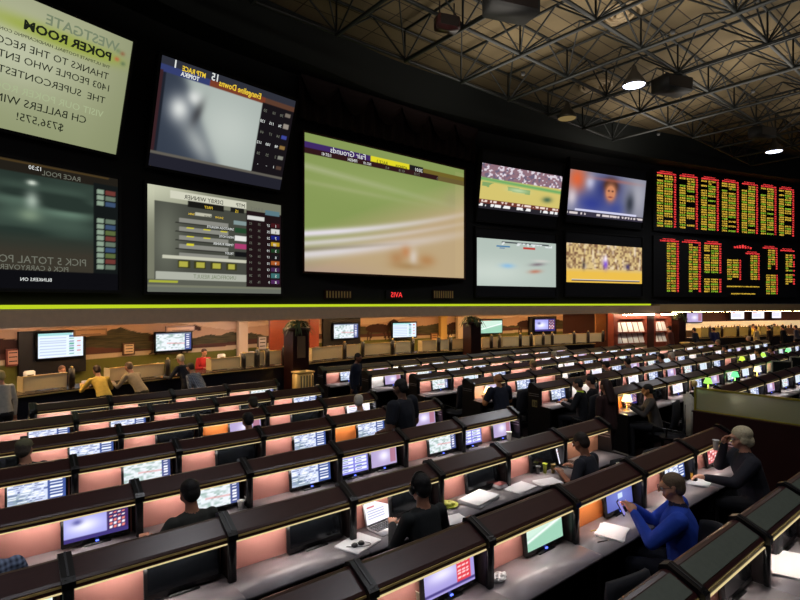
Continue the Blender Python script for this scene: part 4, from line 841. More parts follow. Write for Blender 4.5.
# ---------------------------------------------------------------- chairs
def make_chair():
    t = thing('office_chair', '', 'chair')
    bm = bmesh.new(); nx_, ny_ = 11, 10; V = [[None] * ny_ for _ in range(nx_)]; vs = []; fs = []
    for s in (0, 1):
        for j in range(ny_):
            for i in range(nx_):
                u = i / (nx_ - 1) * 2 - 1; v = j / (ny_ - 1)
                wd = .26 * (1 - .25 * max(0, v - .55) ** 1.5 * 3.0) * (1 - .12 * (1 - v))
                z = .62 + .55 * (v - .10 * max(0, v - .3) * u * u)
                y = -.24 - .05 * v + .06 * u * u + (.035 if s else 0) - .03 * math.sin(v * 3.14)
                vs.append((u * wd, -abs(y) if y < 0 else y, z))
    N = nx_ * ny_
    for j in range(ny_ - 1):
        for i in range(nx_ - 1):
            a = j * nx_ + i; fs.append((a, a + 1, a + 1 + nx_, a + nx_)); fs.append((N + a + nx_, N + a + 1 + nx_, N + a + 1, N + a))
    ring = [i for i in range(nx_)] + [(j + 1) * nx_ - 1 for j in range(1, ny_)] + [(ny_ - 1) * nx_ + i for i in range(nx_ - 2, -1, -1)] + [j * nx_ for j in range(ny_ - 2, 0, -1)]
    for q in range(len(ring)): a, b_ = ring[q], ring[(q + 1) % len(ring)]; fs.append((b_, a, N + a, N + b_))
    bm.free(); MB().add(vs, fs, True).obj('backrest', M_chair, t)
    MB().bevbox(-.25, .25, -.24, .22, .46, .55, .035, 3).obj('seat', M_chair, t)
    MB().tube((0, 0, .08), (0, 0, .46), .03).obj('pole', M_black, t)
    MB().tube((0, -.2, .47), (0, -.3, .5), .02).tube((0, -.3, .5), (0, -.31, .75), .02).obj('back_bracket', M_black, t)
    for s in (-1, 1): MB().tube((s * .26, -.22, .62), (s * .28, .1, .68), .016).tube((s * .28, .1, .68), (s * .26, .12, .52), .016).obj('armrest', M_black, t)
    for k in range(5):
        an = k * 2 * math.pi / 5 + .3; e = (math.cos(an) * .28, math.sin(an) * .28, .05)
        MB().tube((0, 0, .09), e, .022, .014).tube((e[0], e[1], .05), (e[0], e[1], 0.0), .022, .022, 8).obj('leg', M_black, t)
    return t
chair0 = make_chair(); used = [False]
def chair(p, face, label, group=None):
    o = chair0 if not used[0] else copy_tree(chair0); used[0] = True
    o.location = (p[0], p[1], 0); o.rotation_euler = (0, 0, face); o['label'] = label
    if group: o['group'] = group
    elif 'group' in o: del o['group']
    return o
rc = random.Random(5)
for k, posts in ROWS.items():
    if k > 6: continue
    for i in range(len(posts) - 1):
        am = (posts[i] + posts[i + 1]) / 2 + rc.uniform(-.08, .1); p = P(am, DK[k] - .80 + rc.uniform(-.02, .03))
        if p.y < .9 or (k in (1,) and i in (3, 4, 5)) or p.x / p.y < -.95: continue
        chair(p, UANG + rc.uniform(-.25, .25), 'black chair pushed to the desks of the %s' % NAMEROW[k], 'black chairs of the %s' % NAMEROW[k])
for k in (2, 3, 4, 5, 6):
    for i in range(4 if k > 2 else 6): chair(P(R2[k] + .6 + 1.1 * i, DK[k] - .80), UANG + rc.uniform(-.3, .3), 'black chair at the ' + NAME2[k], 'black chairs at the ' + NAME2[k])
# ================================================================ PEOPLE
def vell(p, r, M3=None, n=2):
    bm = bmesh.new(); bmesh.ops.create_icosphere(bm, subdivisions=n, radius=1)
    out = [Vector((v.co.x * r[0], v.co.y * r[1], v.co.z * r[2])) for v in bm.verts]; bm.free()
    return [Vector(p) + ((M3 @ q) if M3 else q) for q in out]
def hull(mb, pts):
    bm = bmesh.new(); [bm.verts.new(p) for p in pts]
    g = bmesh.ops.convex_hull(bm, input=list(bm.verts)); bmesh.ops.delete(bm, geom=list({e for e in g['geom_interior'] + g['geom_unused'] if isinstance(e, bmesh.types.BMVert)}), context='VERTS')
    bm.normal_update(); mb.bm(bm, None, True)
def remesh(mb, voxel, smooth=2):
    o = mb.obj('tmp', M_dark); m = o.modifiers.new('r', 'REMESH'); m.mode = 'VOXEL'; m.voxel_size = voxel; m.use_smooth_shade = True
    s = o.modifiers.new('s', 'SMOOTH'); s.iterations = smooth; s.factor = .5
    dg = bpy.context.evaluated_depsgraph_get(); me = bpy.data.meshes.new_from_object(o.evaluated_get(dg)); bpy.data.objects.remove(o); return me
def cloth(c, pattern=None):
    nm = 'cloth_%d_%d_%d%s' % (*c, pattern or '')
    if nm in MATS: return MATS[nm]
    m = mat(nm, c, .85, noise=.25, scale=14, bump=.4)
    if pattern == 'plaid':
        nt = m.node_tree; b = nt.nodes['Principled BSDF']; tc = nt.nodes.new('ShaderNodeTexCoord'); w1 = nt.nodes.new('ShaderNodeTexWave'); w1.inputs['Scale'].default_value = 9; w2 = nt.nodes.new('ShaderNodeTexWave'); w2.bands_direction = 'Z'; w2.inputs['Scale'].default_value = 9
        a = nt.nodes.new('ShaderNodeMath'); nt.links.new(tc.outputs['Object'], w1.inputs[0]); nt.links.new(tc.outputs['Object'], w2.inputs[0]); nt.links.new(w1.outputs[1], a.inputs[0]); nt.links.new(w2.outputs[1], a.inputs[1])
        rp = nt.nodes.new('ShaderNodeValToRGB'); rp.color_ramp.elements[0].color = rgb(50, 56, 80); rp.color_ramp.elements[1].color = rgb(*c); mm = nt.nodes.new('ShaderNodeMath'); mm.operation = 'MULTIPLY'; mm.inputs[1].default_value = .5
        nt.links.new(a.outputs[0], mm.inputs[0]); nt.links.new(mm.outputs[0], rp.inputs[0]); nt.links.new(rp.outputs[0], b.inputs['Base Color'])
    return m
def two_bone(a, b, l1, l2, hint):
    a = Vector(a); b = Vector(b); v = b - a; L_ = v.length
    if L_ > (l1 + l2) * .99: b = a + v.normalized() * (l1 + l2) * .99; v = b - a; L_ = v.length
    x = (l1 * l1 - l2 * l2 + L_ * L_) / (2 * L_); h_ = math.sqrt(max(0, l1 * l1 - x * x)); d = v.normalized(); hv = Vector(hint); hv = (hv - d * hv.dot(d)).normalized()
    return a + d * x + hv * h_, b
def person(label, p, face, pose='sit', lean=.12, hands=None, yaw=0, pitch=.25, shirt=(40, 40, 46), pants=(24, 24, 30), skin=(196, 140, 112), hair=(40, 30, 24), hairkind='short',
           sleeve=True, s=1.0, vox=.02, bulk=1.0, glasses=False, collar=None, pattern=None, cap=None, seat=.56, name='person', headphones=False, curl=1.0):
    t = thing(name, label, 'person', (p[0], p[1], 0), face); t.scale = (s, s, s)
    prim = []                       # (a, ra, b, rb, mat)
    def seg(a, ra, b, rb, m):
        a = Vector(a); b = Vector(b); ra = ra if isinstance(ra, tuple) else (ra,) * 3; rb = rb if isinstance(rb, tuple) else (rb,) * 3
        prim.append((a, ra, b, rb, m))
    sit = pose == 'sit'; hz = seat + .10 if sit else .93; hip = Vector((0, -.02, hz)); B = bulk
    up = Vector((0, math.sin(lean), math.cos(lean)))
    wa = hip + up * .17; ch = hip + up * .34 + Vector((0, .02, 0)); sh = hip + up * .475; nk = hip + up * .54; hd = nk + Vector((0, .035 + .05 * math.sin(lean), .125))
    seg(hip, (.165 * B, .125 * B, .11), wa, (.145 * B, .115 * B, .1), 1); seg(wa, (.145 * B, .115 * B, .1), ch, (.165 * B, .12 * B, .11), 1); seg(ch, (.165 * B, .12 * B, .11), sh, (.165 * B, .085, .055), 1)
    seg(sh + up * .01, .062, nk + Vector((0, .01, .05)), .052, 0); seg(hip - up * .03, (.165 * B, .125 * B, .1), hip - up * .05, (.16 * B, .125 * B, .09), 2)
    if collar: seg(sh + up * .035, (.085, .08, .03), sh + up * .06, (.07, .07, .02), 4)
    # head
    H = Matrix.Rotation(yaw, 3, 'Z') @ Matrix.Rotation(-pitch, 3, 'X'); hp = lambda x, y, z: hd + H @ Vector((x, y, z))
    headp = []
    def hseg(a, ra, b, rb, m=0): headp.append((a, ra, b, rb)); prim.append((hp(*a), ra, hp(*b), rb, m))
    hseg((0, -.012, .03), (.076, .096, .085), (0, .0, .01), (.072, .085, .085)); hseg((0, .02, -.03), (.06, .062, .05), (0, .052, -.085), (.03, .026, .022)); hseg((0, .098, .012), (.011,) * 3, (0, .116, -.026), (.016, .014, .011))
    hseg((-.035, .082, .028), (.016,) * 3, (.035, .082, .028), (.016,) * 3); hseg((-.02, .084, -.058), (.01, .012, .009), (.02, .084, -.058), (.01, .012, .009)); hseg((-.06, .03, -.02), (.02,) * 3, (-.045, .05, -.04), (.02,) * 3); hseg((.06, .03, -.02), (.02,) * 3, (.045, .05, -.04), (.02,) * 3)
    for e in (-1, 1): hseg((e * .08, -.01, .015), (.008, .016, .02), (e * .078, -.004, -.02), (.008, .012, .014))
    # legs
    for e in (-1, 1):
        h0 = hip + Vector((e * .09 * B, .0, -.04))
        if sit: kn = Vector((e * .13, .43, hz - .03)); an = Vector((e * .12, .40, .09)); 
        elif pose == 'walk': kn = Vector((e * .09, .04 + .10 * e, .49)); an = Vector((e * .09, -.02 + .22 * e, .09))
        else: kn = Vector((e * .10, .02, .49)); an = Vector((e * .11, -.01, .09))
        seg(h0, .088 * B, kn, .058, 2); seg(kn, .058, an, .042, 2); seg(an + Vector((0, -.02, -.04)), .04, an + Vector((e * .02, .16, -.052)), .033, 3)
    # arms
    hands = hands or ([(-.2, .36, .93), (.2, .36, .93)] if sit else [(-.24, .05, .80), (.24, .05, .80)])
    wr = []
    for e, hnd in zip((-1, 1), hands):
        s0 = sh + Vector((e * .175 * B, 0, -.02)); el, w_ = two_bone(s0, hnd, .29, .26, (e * .6, -.5, -.8)); wr.append((e, el, w_))
        seg(s0, .062 * B, el, .048 * B, 1 if sleeve else 0); seg(el, .046 * (B if sleeve else 1), w_, .03 if not sleeve else .04, 1 if sleeve else 0)
        if not sleeve: seg(s0, .070 * B, s0 * .35 + el * .65, .062 * B, 1)
    mb = MB()
    for a, ra, b, rb, m in prim: hull(mb, vell(a, ra, H if m == 0 and (a - hd).length < .2 else None) + vell(b, rb, H if m == 0 and (b - hd).length < .2 else None))
    me = remesh(mb, vox, 2 if vox < .015 else 1)
    n = len(me.polygons); cc = np.zeros(n * 3); me.polygons.foreach_get('center', cc); cc = cc.reshape(-1, 3)
    best = np.full(n, 9.); idx = np.zeros(n, int)
    for a, ra, b, rb, m in prim:
        A_ = np.array(a); V_ = np.array(b) - A_; L2 = max(1e-9, V_ @ V_); u = np.clip(((cc - A_) @ V_) / L2, 0, 1); q = cc - (A_ + u[:, None] * V_)
        r = (np.array(ra)[None] * (1 - u[:, None]) + np.array(rb)[None] * u[:, None]); dd = np.linalg.norm(q / r, axis=1) - 1; dd = dd * r.mean(1)
        w_ = dd < best - .001; best[w_] = dd[w_]; idx[w_] = m
    # separate fingers, curled, added to the same mesh
    v = [tuple(x.co) for x in me.vertices]; f = [tuple(x.vertices) for x in me.polygons]; me_mats = list(idx)
    hb = MB()
    for e, el, w_ in wr:
        d = (w_ - el).normalized(); side = d.cross(Vector((0, 0, 1))); side = side.normalized() if side.length > .1 else Vector((1, 0, 0)); nrm = side.cross(d).normalized()   # nrm points up: back of the hand
        if nrm.z < 0: nrm = -nrm
        hull(hb, vell(w_, (.026,) * 3, None, 1) + [w_ + d * .085 + side * x + nrm * z for x in (-.04, .04) for z in (-.013, .013)] + [w_ + d * .03 + side * x + nrm * z for x in (-.034, .034) for z in (-.015, .015)])
        for q, L_ in enumerate((.068, .078, .072, .056)):
            x = (-.031 + q * .0207) * (-e); b0 = w_ + d * .08 + side * x; b1 = b0 + (d * .9 - nrm * .42 * curl).normalized() * L_ * .52; b2 = b1 + (d * .5 - nrm * .9 * curl).normalized() * L_ * .5
            hull(hb, vell(b0, (.0098,) * 3, None, 1) + vell(b1, (.009,) * 3, None, 1)); hull(hb, vell(b1, (.009,) * 3, None, 1) + vell(b2, (.0075,) * 3, None, 1))
        s1 = side * (-e) * -1 if False else side * (e) * 1.0
        inn = Vector((-e, 0, 0)); s1 = side if side.dot(inn) > 0 else -side
        t0 = w_ + d * .03 + s1 * .026; t1 = t0 + (d * .7 + s1 * .75 - nrm * .2).normalized() * .04; t2 = t1 + (d * .95 + s1 * .15 - nrm * .3).normalized() * .032
        hull(hb, vell(t0, (.014,) * 3, None, 1) + vell(t1, (.011,) * 3, None, 1)); hull(hb, vell(t1, (.011,) * 3, None, 1) + vell(t2, (.009,) * 3, None, 1))
    n0 = len(v); v += hb.v; f += [tuple(i + n0 for i in g) for g in hb.f]; me_mats += [0] * len(hb.f)
    m2 = bpy.data.meshes.new('body'); m2.from_pydata(v, [], f); 
    for m_ in (mat('skin_%d_%d_%d' % skin, skin, .5, noise=.08, scale=20), cloth(shirt, pattern), cloth(pants), M_blackm, cloth(collar or (200, 200, 60))): m2.materials.append(m_)
    m2.polygons.foreach_set('material_index', me_mats); m2.polygons.foreach_set('use_smooth', [True] * len(f)); m2.update()
    link('body', m2, t)
    hb = MB(); hm = mat('hair_%d_%d_%d' % hair, hair, .7, noise=.4, scale=60, bump=.6)
    if hairkind != 'bald':
        hull(hb, vell(hp(0, -.022, .045), (.0815, .094, .084), H, 3)); hull(hb, vell(hp(0, -.05, .0), (.076, .062, .08), H, 3))
        for e in (-1, 1): hull(hb, vell(hp(e * .062, -.012, .02), (.018, .04, .04), H))
        if hairkind == 'long':
            hull(hb, vell(hp(0, -.05, .02), (.095, .075, .09), H) + vell(hp(0, -.085, -.26), (.11, .05, .06), H))
        if hairkind == 'bushy':
            hull(hb, vell(hp(0, -.03, .05), (.096, .104, .088), H, 3)); hull(hb, vell(hp(0, -.075, -.03), (.088, .06, .08), H)); 
            for e in (-1, 1): hull(hb, vell(hp(e * .075, -.02, -.005), (.025, .05, .055), H))
    else:
        hull(hb, vell(hp(0, -.055, -.02), (.080, .060, .05), H))
        for e in (-1, 1): hull(hb, vell(hp(e * .070, -.02, -.005), (.012, .035, .03), H))
    link('hair', remesh(hb, max(.008, vox * .7), 2), t).data.materials.append(hm)
    bpy.context.view_layer.objects.active = None
    h_ = t.children[-1]; h_.data.materials.clear(); h_.data.materials.append(hm)
    if vox < .015:
        for e in (-1, 1):
            ey = MB(); ey.ell(hp(e * .031, .084, .006), (.0125, .0125, .0125), 10, 8); o = ey.obj('eye', mat('eye_white', (225, 220, 215), .2), t)
            MB().ell(hp(e * .031, .094, .006), (.005, .004, .005), 8, 6).obj('iris', M_dark, o)
    if glasses:
        g = MB()
        for e in (-1, 1):
            pts = [hp(e * .034 + .022 * math.cos(a), .112, .008 + .017 * math.sin(a)) for a in np.linspace(0, 6.283, 13)]
            for i in range(12): g.tube(pts[i], pts[i + 1], .0022, n=5, cap=False)
            g.tube(hp(e * .056, .11, .012), hp(e * .082, .0, .015), .0022, n=5)
        g.tube(hp(-.012, .113, .012), hp(.012, .113, .012), .0022, n=5); g.obj('glasses', M_black, t)
    if cap:
        c_ = MB(); hull(c_, vell(hp(0, -.01, .065), (.088, .105, .075), H)); hull(c_, vell(hp(0, .06, .055), (.07, .03, .012), H) + vell(hp(0, .14, .045), (.055, .02, .008), H)); c_.obj('cap', cloth(cap), t)
    if headphones:
        g = MB(); pts = [hp(.092 * math.cos(a), -.01, .02 + .115 * math.sin(a)) for a in np.linspace(0, math.pi, 13)]
        for i in range(12): g.tube(pts[i], pts[i + 1], .008, n=6)
        for e in (-1, 1): g.ell(hp(e * .092, -.008, 0), (.02, .035, .04), 10, 8, H)
        g.obj('headphones', M_black, t)
    return t
def fang(dx, dy): return math.atan2(dy, dx) - math.pi / 2
def sitter(px, k, label, turn=0, **kw):
    p = px_d(px, DK[k] - kw.pop('back', .74)); return person(label, p, UANG + turn, **kw), p
NV = .0115
# the two men by the right end of the second row
pb = px_d(686, DK[1] - .74); fb = fang(-.88, .48)
person('person in bright blue jacket seated at the desk, holding up a phone', pb, fb, lean=.16, yaw=.12, pitch=.22, hands=[(-.15, .40, 1.02), (.06, .42, 1.0)], shirt=(34, 74, 190), pants=(30, 32, 44), skin=(205, 150, 118), hair=(112, 92, 70), glasses=True, vox=NV, bulk=1.32, seat=.50, s=1.04, collar=(24, 26, 60))
def W_(p, f, v): return Vector((p[0], p[1], 0)) + Matrix.Rotation(f, 3, 'Z') @ Vector(v)
q = W_(pb, fb, (-.104, .535, 1.07)); t = thing('mobile_phone', 'violet-lit phone held up by the person in the blue jacket', 'phone', q, fb - .1); 
MB().bevbox(-.036, .036, -.005, .005, -.07, .075, .004, M=Matrix.Rotation(R(-28), 4, 'X')).obj('case', M_black, t); MB().box(-.031, .031, -.0065, -.005, -.06, .065, M=Matrix.Rotation(R(-28), 4, 'X')).obj('phone_screen', emat('phone_glow', (150, 140, 215), 1), t)
chair(px_d(690, DK[1] - .95), fb + .5, 'black chair directly behind the person in the blue jacket')
chair(px_d(636, DK[1] - .98), UANG - .2, 'empty black chair left of the person in the blue jacket')
pg = px_d(754, DK[1] - .66); fg = fang(-.93, .3)
person('grey-haired person in dark sweater eating at the right end of the second row', pg, fg, lean=.2, yaw=.05, pitch=.15, hands=[(-.28, .52, .93), (.06, .27, 1.22)], shirt=(34, 34, 44), skin=(200, 145, 118), hair=(206, 192, 156), hairkind='bushy', glasses=True, vox=NV, bulk=1.3, s=1.07)
chair(px_d(722, DK[1] - 1.0) + Vector((.25, .1, 0)), UANG + .3, 'black chair under the grey-haired person in the dark sweater')
chair(Vector((4.3, 5.4, 0)), UANG - .6, 'dark green-grey chair back at the right edge beyond the nearest row')
sitter(598, 2, 'person in dark t-shirt bending to a laptop, right end of the third row', .1, lean=.35, pitch=.4, shirt=(40, 42, 52), hair=(44, 34, 28), skin=(150, 100, 74), vox=.013, hands=[(-.2, .36, .93), (.14, .36, .93)], sleeve=False)
sitter(429, 2, 'person in dark grey top with headphones at the white laptop', -.05, lean=.18, pitch=.2, shirt=(38, 42, 44), hair=(18, 15, 16), skin=(176, 122, 96), vox=NV, headphones=True, s=1.04, hands=[(-.10, .38, .93), (.2, .36, .93)])
sitter(196, 3, 'dark-haired person in grey top in the fourth row, seen from behind', .1, lean=.2, pitch=.3, shirt=(56, 58, 54), hair=(20, 15, 16), skin=(190, 132, 104), vox=.013, hands=[(-.3, .34, .93), (.1, .36, .93)])
sitter(29, 5, 'person in olive flat cap at the left edge, sixth row', .3, lean=.2, pitch=.1, yaw=-.7, shirt=(30, 36, 54), cap=(112, 110, 84), hair=(90, 80, 70), vox=.016)
sitter(-14, 3, 'person in blue plaid shirt cut off by the left edge, fourth row', .2, lean=.1, shirt=(150, 170, 205), pattern='plaid', vox=.016)
sitter(363, 5, 'white-haired person in white shirt in the sixth row', .0, lean=.2, yaw=-.5, shirt=(200, 205, 215), hair=(205, 196, 180), vox=.018)
sitter(252, 5, 'dark-haired person in the sixth row left of the white-haired one', .1, lean=.2, shirt=(24, 24, 30), hair=(22, 18, 18), s=.97)
sitter(256, 6, 'person with brown cap in the seventh row, second carrel from the dark head', .0, lean=.2, shirt=(20, 20, 26), hair=(50, 46, 36), cap=(60, 58, 44), s=.95)
person('tall broad person in dark navy t-shirt standing with back to view', px_d(403, DK[4] - .72), UANG + .35, pose='stand', lean=.05, pitch=.3, shirt=(20, 24, 36), pants=(18, 18, 24), skin=(120, 84, 66), hair=(24, 20, 20), sleeve=False, s=1.09, bulk=1.36, vox=.014, hands=[(-.22, .22, 1.02), (.3, .05, .85)])
pw = Vector(((355 - 400) / F * 13.4, 13.4, 0)); person('person in dark navy clothes walking in the aisle before the counter', pw, fang(.8, -.4), pose='walk', lean=.14, shirt=(22, 30, 52), pants=(20, 24, 40), skin=(130, 86, 66), hair=(26, 20, 20), vox=.018, s=1.0)
sitter(502, 5, 'bald person in dark navy t-shirt seated at the aisle, right-hand rows', -.2, lean=.22, shirt=(24, 30, 48), hair=(150, 100, 60), hairkind='bald', skin=(190, 132, 86), sleeve=False, bulk=1.25, vox=.016, s=1.03)
sitter(583, 4, 'person in black top with a yellow collar', .3, lean=.15, shirt=(22, 24, 30), collar=(190, 220, 40), hair=(40, 40, 40), vox=.016, bulk=1.15)
person('standing person with long brown hair in a dark maroon coat beside the glowing lamp', px_d(607, 4.7), UANG - .1, pose='stand', lean=.04, shirt=(52, 26, 26), pants=(40, 22, 22), hair=(46, 24, 22), hairkind='long', vox=.016, bulk=1.15, s=.98)
pl = px_d(655, DK[3] - .70); person('person in grey top facing left beside the glowing lamp', pl, fang(-.9, .3), lean=.2, shirt=(70, 66, 64), hair=(28, 26, 22), skin=(190, 130, 80), vox=.016, hands=[(-.1, .42, .98), (.12, .4, 1.0)])
t = chair(px_d(672, DK[3] - 1.0), fang(-.9, .4), 'tall chair draped with a grey coat beside the glass rail')
c = MB(); c.bevbox(-.36, .36, -.37, -.21, .55, 1.30, .05, 3); o = c.obj('coat', cloth((196, 192, 178))); tag(o, 'grey coat draped over the tall chair beside the glass rail', 'coat'); o.location = t.location; o.rotation_euler = t.rotation_euler
# heads across the far rows
for px, yt, lab, sh_, hr_, cp in ((537, 363, 'person in tan cap, small, in the right-hand rows left of centre aisle', (60, 50, 44), (120, 96, 70), (186, 160, 110)), (556, 350, 'white-haired person seated far back near the counter, centre right', (90, 80, 76), (214, 200, 176), None),
        (610, 358, 'dark-haired small figure, leftmost of three dark heads before the left brochure cabinet', (70, 66, 60), (36, 30, 28), None), (631, 356, 'dark-haired small figure, middle of three dark heads before the left brochure cabinet', (120, 120, 130), (30, 26, 26), None),
        (665, 355, 'dark-haired small figure, rightmost of three dark heads, below the standing brown figure', (40, 36, 40), (26, 22, 22), None), (675, 354, 'white-haired small figure below the red-brown column', (200, 190, 180), (216, 204, 190), None),
        (596, 372, 'dark-haired small figure just above the person in the yellow collar', (30, 30, 36), (26, 24, 24), None), (721, 343, 'small figure in light tan jacket in the far right rows', (206, 190, 150), (150, 130, 100), None), (729, 343, 'small figure in black beside the light tan jacket', (22, 22, 28), (24, 22, 22), None),
        (751, 339, 'small light-haired figure far right below the white wall televisions', (150, 120, 100), (204, 180, 150), None), (762, 346, 'small figure in cream top in the far right rows', (200, 180, 130), (60, 44, 36), None), (775, 345, 'small figure in brown at the far right rows', (90, 60, 40), (40, 30, 26), None)):
    Y = 1.6 * F / (yt - HZ); d = Y * (CU - (px - 400) / F * SU); k = min(range(2, 9), key=lambda k: abs(DK[k] - .7 - d)); sitter(px, k, lab, rc.uniform(-.3, .3), back=.70, lean=.18, shirt=sh_, hair=hr_, cap=cp, vox=.022)
# people along the counter
def stander(px, off, label, turn=0, **kw):
    p, ang = wpx(px, off); kw.setdefault('vox', .02); return person(label, p, ang + turn, pose='stand', **kw)
stander(3, .75, 'person in pale grey top standing at the counter, cut off by the left edge', .2, shirt=(190, 186, 176), hair=(200, 180, 120), lean=.15)
stander(104, .55, 'person in yellow shirt bending over the counter', -.1, lean=.75, pitch=.5, shirt=(214, 184, 84), pants=(60, 54, 40), hands=[(-.25, .62, 1.12), (.2, .62, 1.12)], hair=(70, 50, 36))
stander(141, .6, 'person in pale taupe shirt bending over the counter beside the yellow shirt', .25, lean=.7, pitch=.4, shirt=(160, 146, 124), pants=(60, 56, 46), hands=[(-.25, .6, 1.12), (.2, .6, 1.12)], hair=(120, 100, 80))
stander(187, .6, 'person in dark navy top with a white cap at the counter', .3, lean=.35, shirt=(26, 30, 44), cap=(220, 208, 180), hair=(200, 190, 170), hands=[(-.25, .5, 1.12), (.2, .5, 1.12)])
stander(201, 1.5, 'person in pale checked shirt leaning forward before the teller in red', .3, lean=.6, pitch=.4, shirt=(176, 184, 196), pattern='plaid', hair=(60, 50, 40), s=.95)
p, ang = wpx(203, -1.3); person('teller in red top behind the counter', p, ang + math.pi, pose='stand', shirt=(170, 30, 36), hair=(70, 46, 36), s=.96, vox=.018, hands=[(-.15, .36, 1.15), (.15, .36, 1.15)])
p, ang = wpx(57, -1.2); person('teller bending low behind the wide cream window screen', p, ang + math.pi, pose='stand', lean=.5, shirt=(60, 40, 60), hair=(110, 76, 52), s=.92, vox=.02)
p, ang = wpx(671, 1.6); person('figure in brown jacket and blue jeans standing at the lit brochure cabinet', p, ang + .2, pose='stand', shirt=(110, 56, 40), pants=(50, 64, 96), hair=(30, 22, 20), vox=.02, s=1.1)
for px, off, lab, kw in ((697, .8, 'person in black coat at the right counter, below the pink wall television', dict(shirt=(26, 28, 40), hair=(30, 26, 26), lean=.25)), (716, .8, 'broad person in blue jacket at the right counter', dict(shirt=(28, 36, 84), hair=(30, 26, 26), bulk=1.4, lean=.25)),
                         (757, .8, 'person in light tan shirt at the right counter', dict(shirt=(206, 186, 140), hair=(70, 50, 36))), (770, .7, 'person in dark brown at the right counter beside the tan shirt', dict(shirt=(50, 36, 30), hair=(40, 30, 26))),
                         (784, .8, 'person in black standing at the right counter under the last wall television', dict(shirt=(22, 22, 28), hair=(28, 24, 24))), (797, .8, 'person in grey-blue at the right edge of the counter', dict(shirt=(90, 90, 110), hair=(40, 34, 30)))):
    stander(px, off, lab, rc.uniform(-.2, .2), **kw)
p, ang = wpx(752, -1.3); person('teller in yellow shirt behind the right counter', p, ang + math.pi, pose='stand', shirt=(226, 200, 70), hair=(60, 40, 30), vox=.022)
p, ang = wpx(773, -1.3); person('second teller in yellow shirt behind the right counter, nearer the edge', p, ang + math.pi, pose='stand', shirt=(220, 190, 70), hair=(60, 40, 30), vox=.022)

# ================================================================ THINGS ON THE DESKS
DT = .87
def at(px, py, z=DT):
    Y = (CZ - z) * F / (py - HZ); return Vector(((px - 400) / F * Y, Y, z))
def laptop(px, py, label, turn, body):
    t = thing('laptop', label, 'laptop', at(px, py, DT + .001), UANG + turn)
    MB().bevbox(-.165, .165, -.115, .115, 0, .016, .005).obj('base', body, t)
    k = MB()
    for r_ in range(5):
        for c_ in range(12): k.box(-.145 + c_ * .0243, -.145 + c_ * .0243 + .019, -.03 + r_ * .026, -.03 + r_ * .026 + .02, .016, .019)
    k.obj('keyboard', M_black, t)
    T = Matrix.Translation((0, .113, .014)) @ Matrix.Rotation(R(-14), 4, 'X')
    l = MB().bevbox(-.165, .165, -.004, .006, 0, .225, .004, M=T).obj('lid', body, t)
    s = link('laptop_screen', disp(.30, .19, 'white'), t); s.matrix_local = T @ Matrix.Translation((-.15, -.0055, .018)) @ Matrix.Rotation(R(90), 4, 'X')
laptop(387, 528, 'open white laptop on the third row desk before the headphone wearer', .1, mat('laptop_silver', (205, 205, 210), .3, .2))
laptop(571, 465, 'open black laptop before the person in the dark t-shirt', .35, M_black)
def cup(px, py, label, c, z=DT, h_=.10, r=.036, liquid=None):
    t = thing('paper_cup', label, 'cup', at(px, py, z))
    MB().lathe([(0, 0), (r * .72, 0), (r, h_), (r + .004, h_), (r + .004, h_ - .006), (r - .003, h_ - .004), (r * .7, .006), (0, .006)], 18).obj('wall', mat('cup_%d_%d_%d' % c, c, .4), t)
    MB().lathe([(0, h_ * .8), (r * .93, h_ * .8)], 18).obj('drink', mat('drink', (120, 90, 60), .1), t)
cup(509, 440, 'white cup at the aisle end of the fourth row desk', (232, 228, 215), h_=.13, r=.042)
cup(421, 606, 'cream cup at the bottom edge left of the red and violet monitor', (236, 232, 205), h_=.12, r=.042)
cup(741, 573, 'white cup on the nearest desk at the right', (236, 230, 220), h_=.13)
cup(719, 487, 'white cup held near the mouth of the grey-haired person', (236, 232, 226), h_=.12)
bpy.data.objects[[o.name for o in bpy.data.objects if o.get('label', '').startswith('white cup held')][0]].location = W_(pg, fg, (.05, .38, 1.235))
cup(553, 473, 'glass of brown beer left of the black laptop', (120, 100, 40), h_=.11, r=.03); cup(545, 473, 'yellow-green glass beside the brown beer glass', (190, 200, 60), h_=.12, r=.028); cup(538, 474, 'dark glass at the left of the two beer glasses', (90, 90, 90), h_=.1, r=.028)
cup(200, 507, 'white foam cup, left of the pair behind the dark head', (235, 230, 215), h_=.1); cup(248, 505, 'white foam cup at the fourth row post', (240, 236, 226), h_=.1); cup(241, 508, 'white foam cup just left of the post cup', (236, 236, 230), h_=.08)
r6 = random.Random(11)
def papers(px, py, w_, h_, label, turn=0, n=1, z=DT, c=(228, 228, 232), cat='paper', name='paper_sheet'):
    m = MB()
    for k in range(n):
        T = Matrix.Translation((0, 0, .002 + k * .004)) @ Matrix.Rotation(r6.uniform(-.12, .12) if k else 0, 4, 'Z'); vs = []; fs = []
        for j in range(7):
            for i in range(7): vs.append(T @ Vector(((i / 6 - .5) * w_, (j / 6 - .5) * h_, .003 * math.sin(i * 1.3 + k) * math.sin(j * 1.1) + .003)))
        for j in range(6):
            for i in range(6): a = j * 7 + i; fs.append((a, a + 1, a + 8, a + 7))
        m.add(vs, fs, True); m.box(-w_ / 2, w_ / 2, -h_ / 2, h_ / 2, k * .004, k * .004 + .002, T if k else None)
    o = m.obj(name, mat('paper_%d_%d_%d' % c, c, .8)); o.location = at(px, py, z + .001); o.rotation_euler = (0, 0, UANG + turn); tag(o, label, cat)
papers(358, 544, .34, .26, 'white paper with dark earphones on it, left of the white laptop', .3, 2)
e = thing('earphones', 'black earphones lying on the white paper left of the laptop', 'earphones', at(358, 545, DT + .018), UANG)
for x in (-.035, .035): MB().lathe([(0, 0), (.028, 0), (.03, .012), (.018, .024), (0, .02)], 14, (x, 0, 0)).obj('ear_cup', M_black, e)
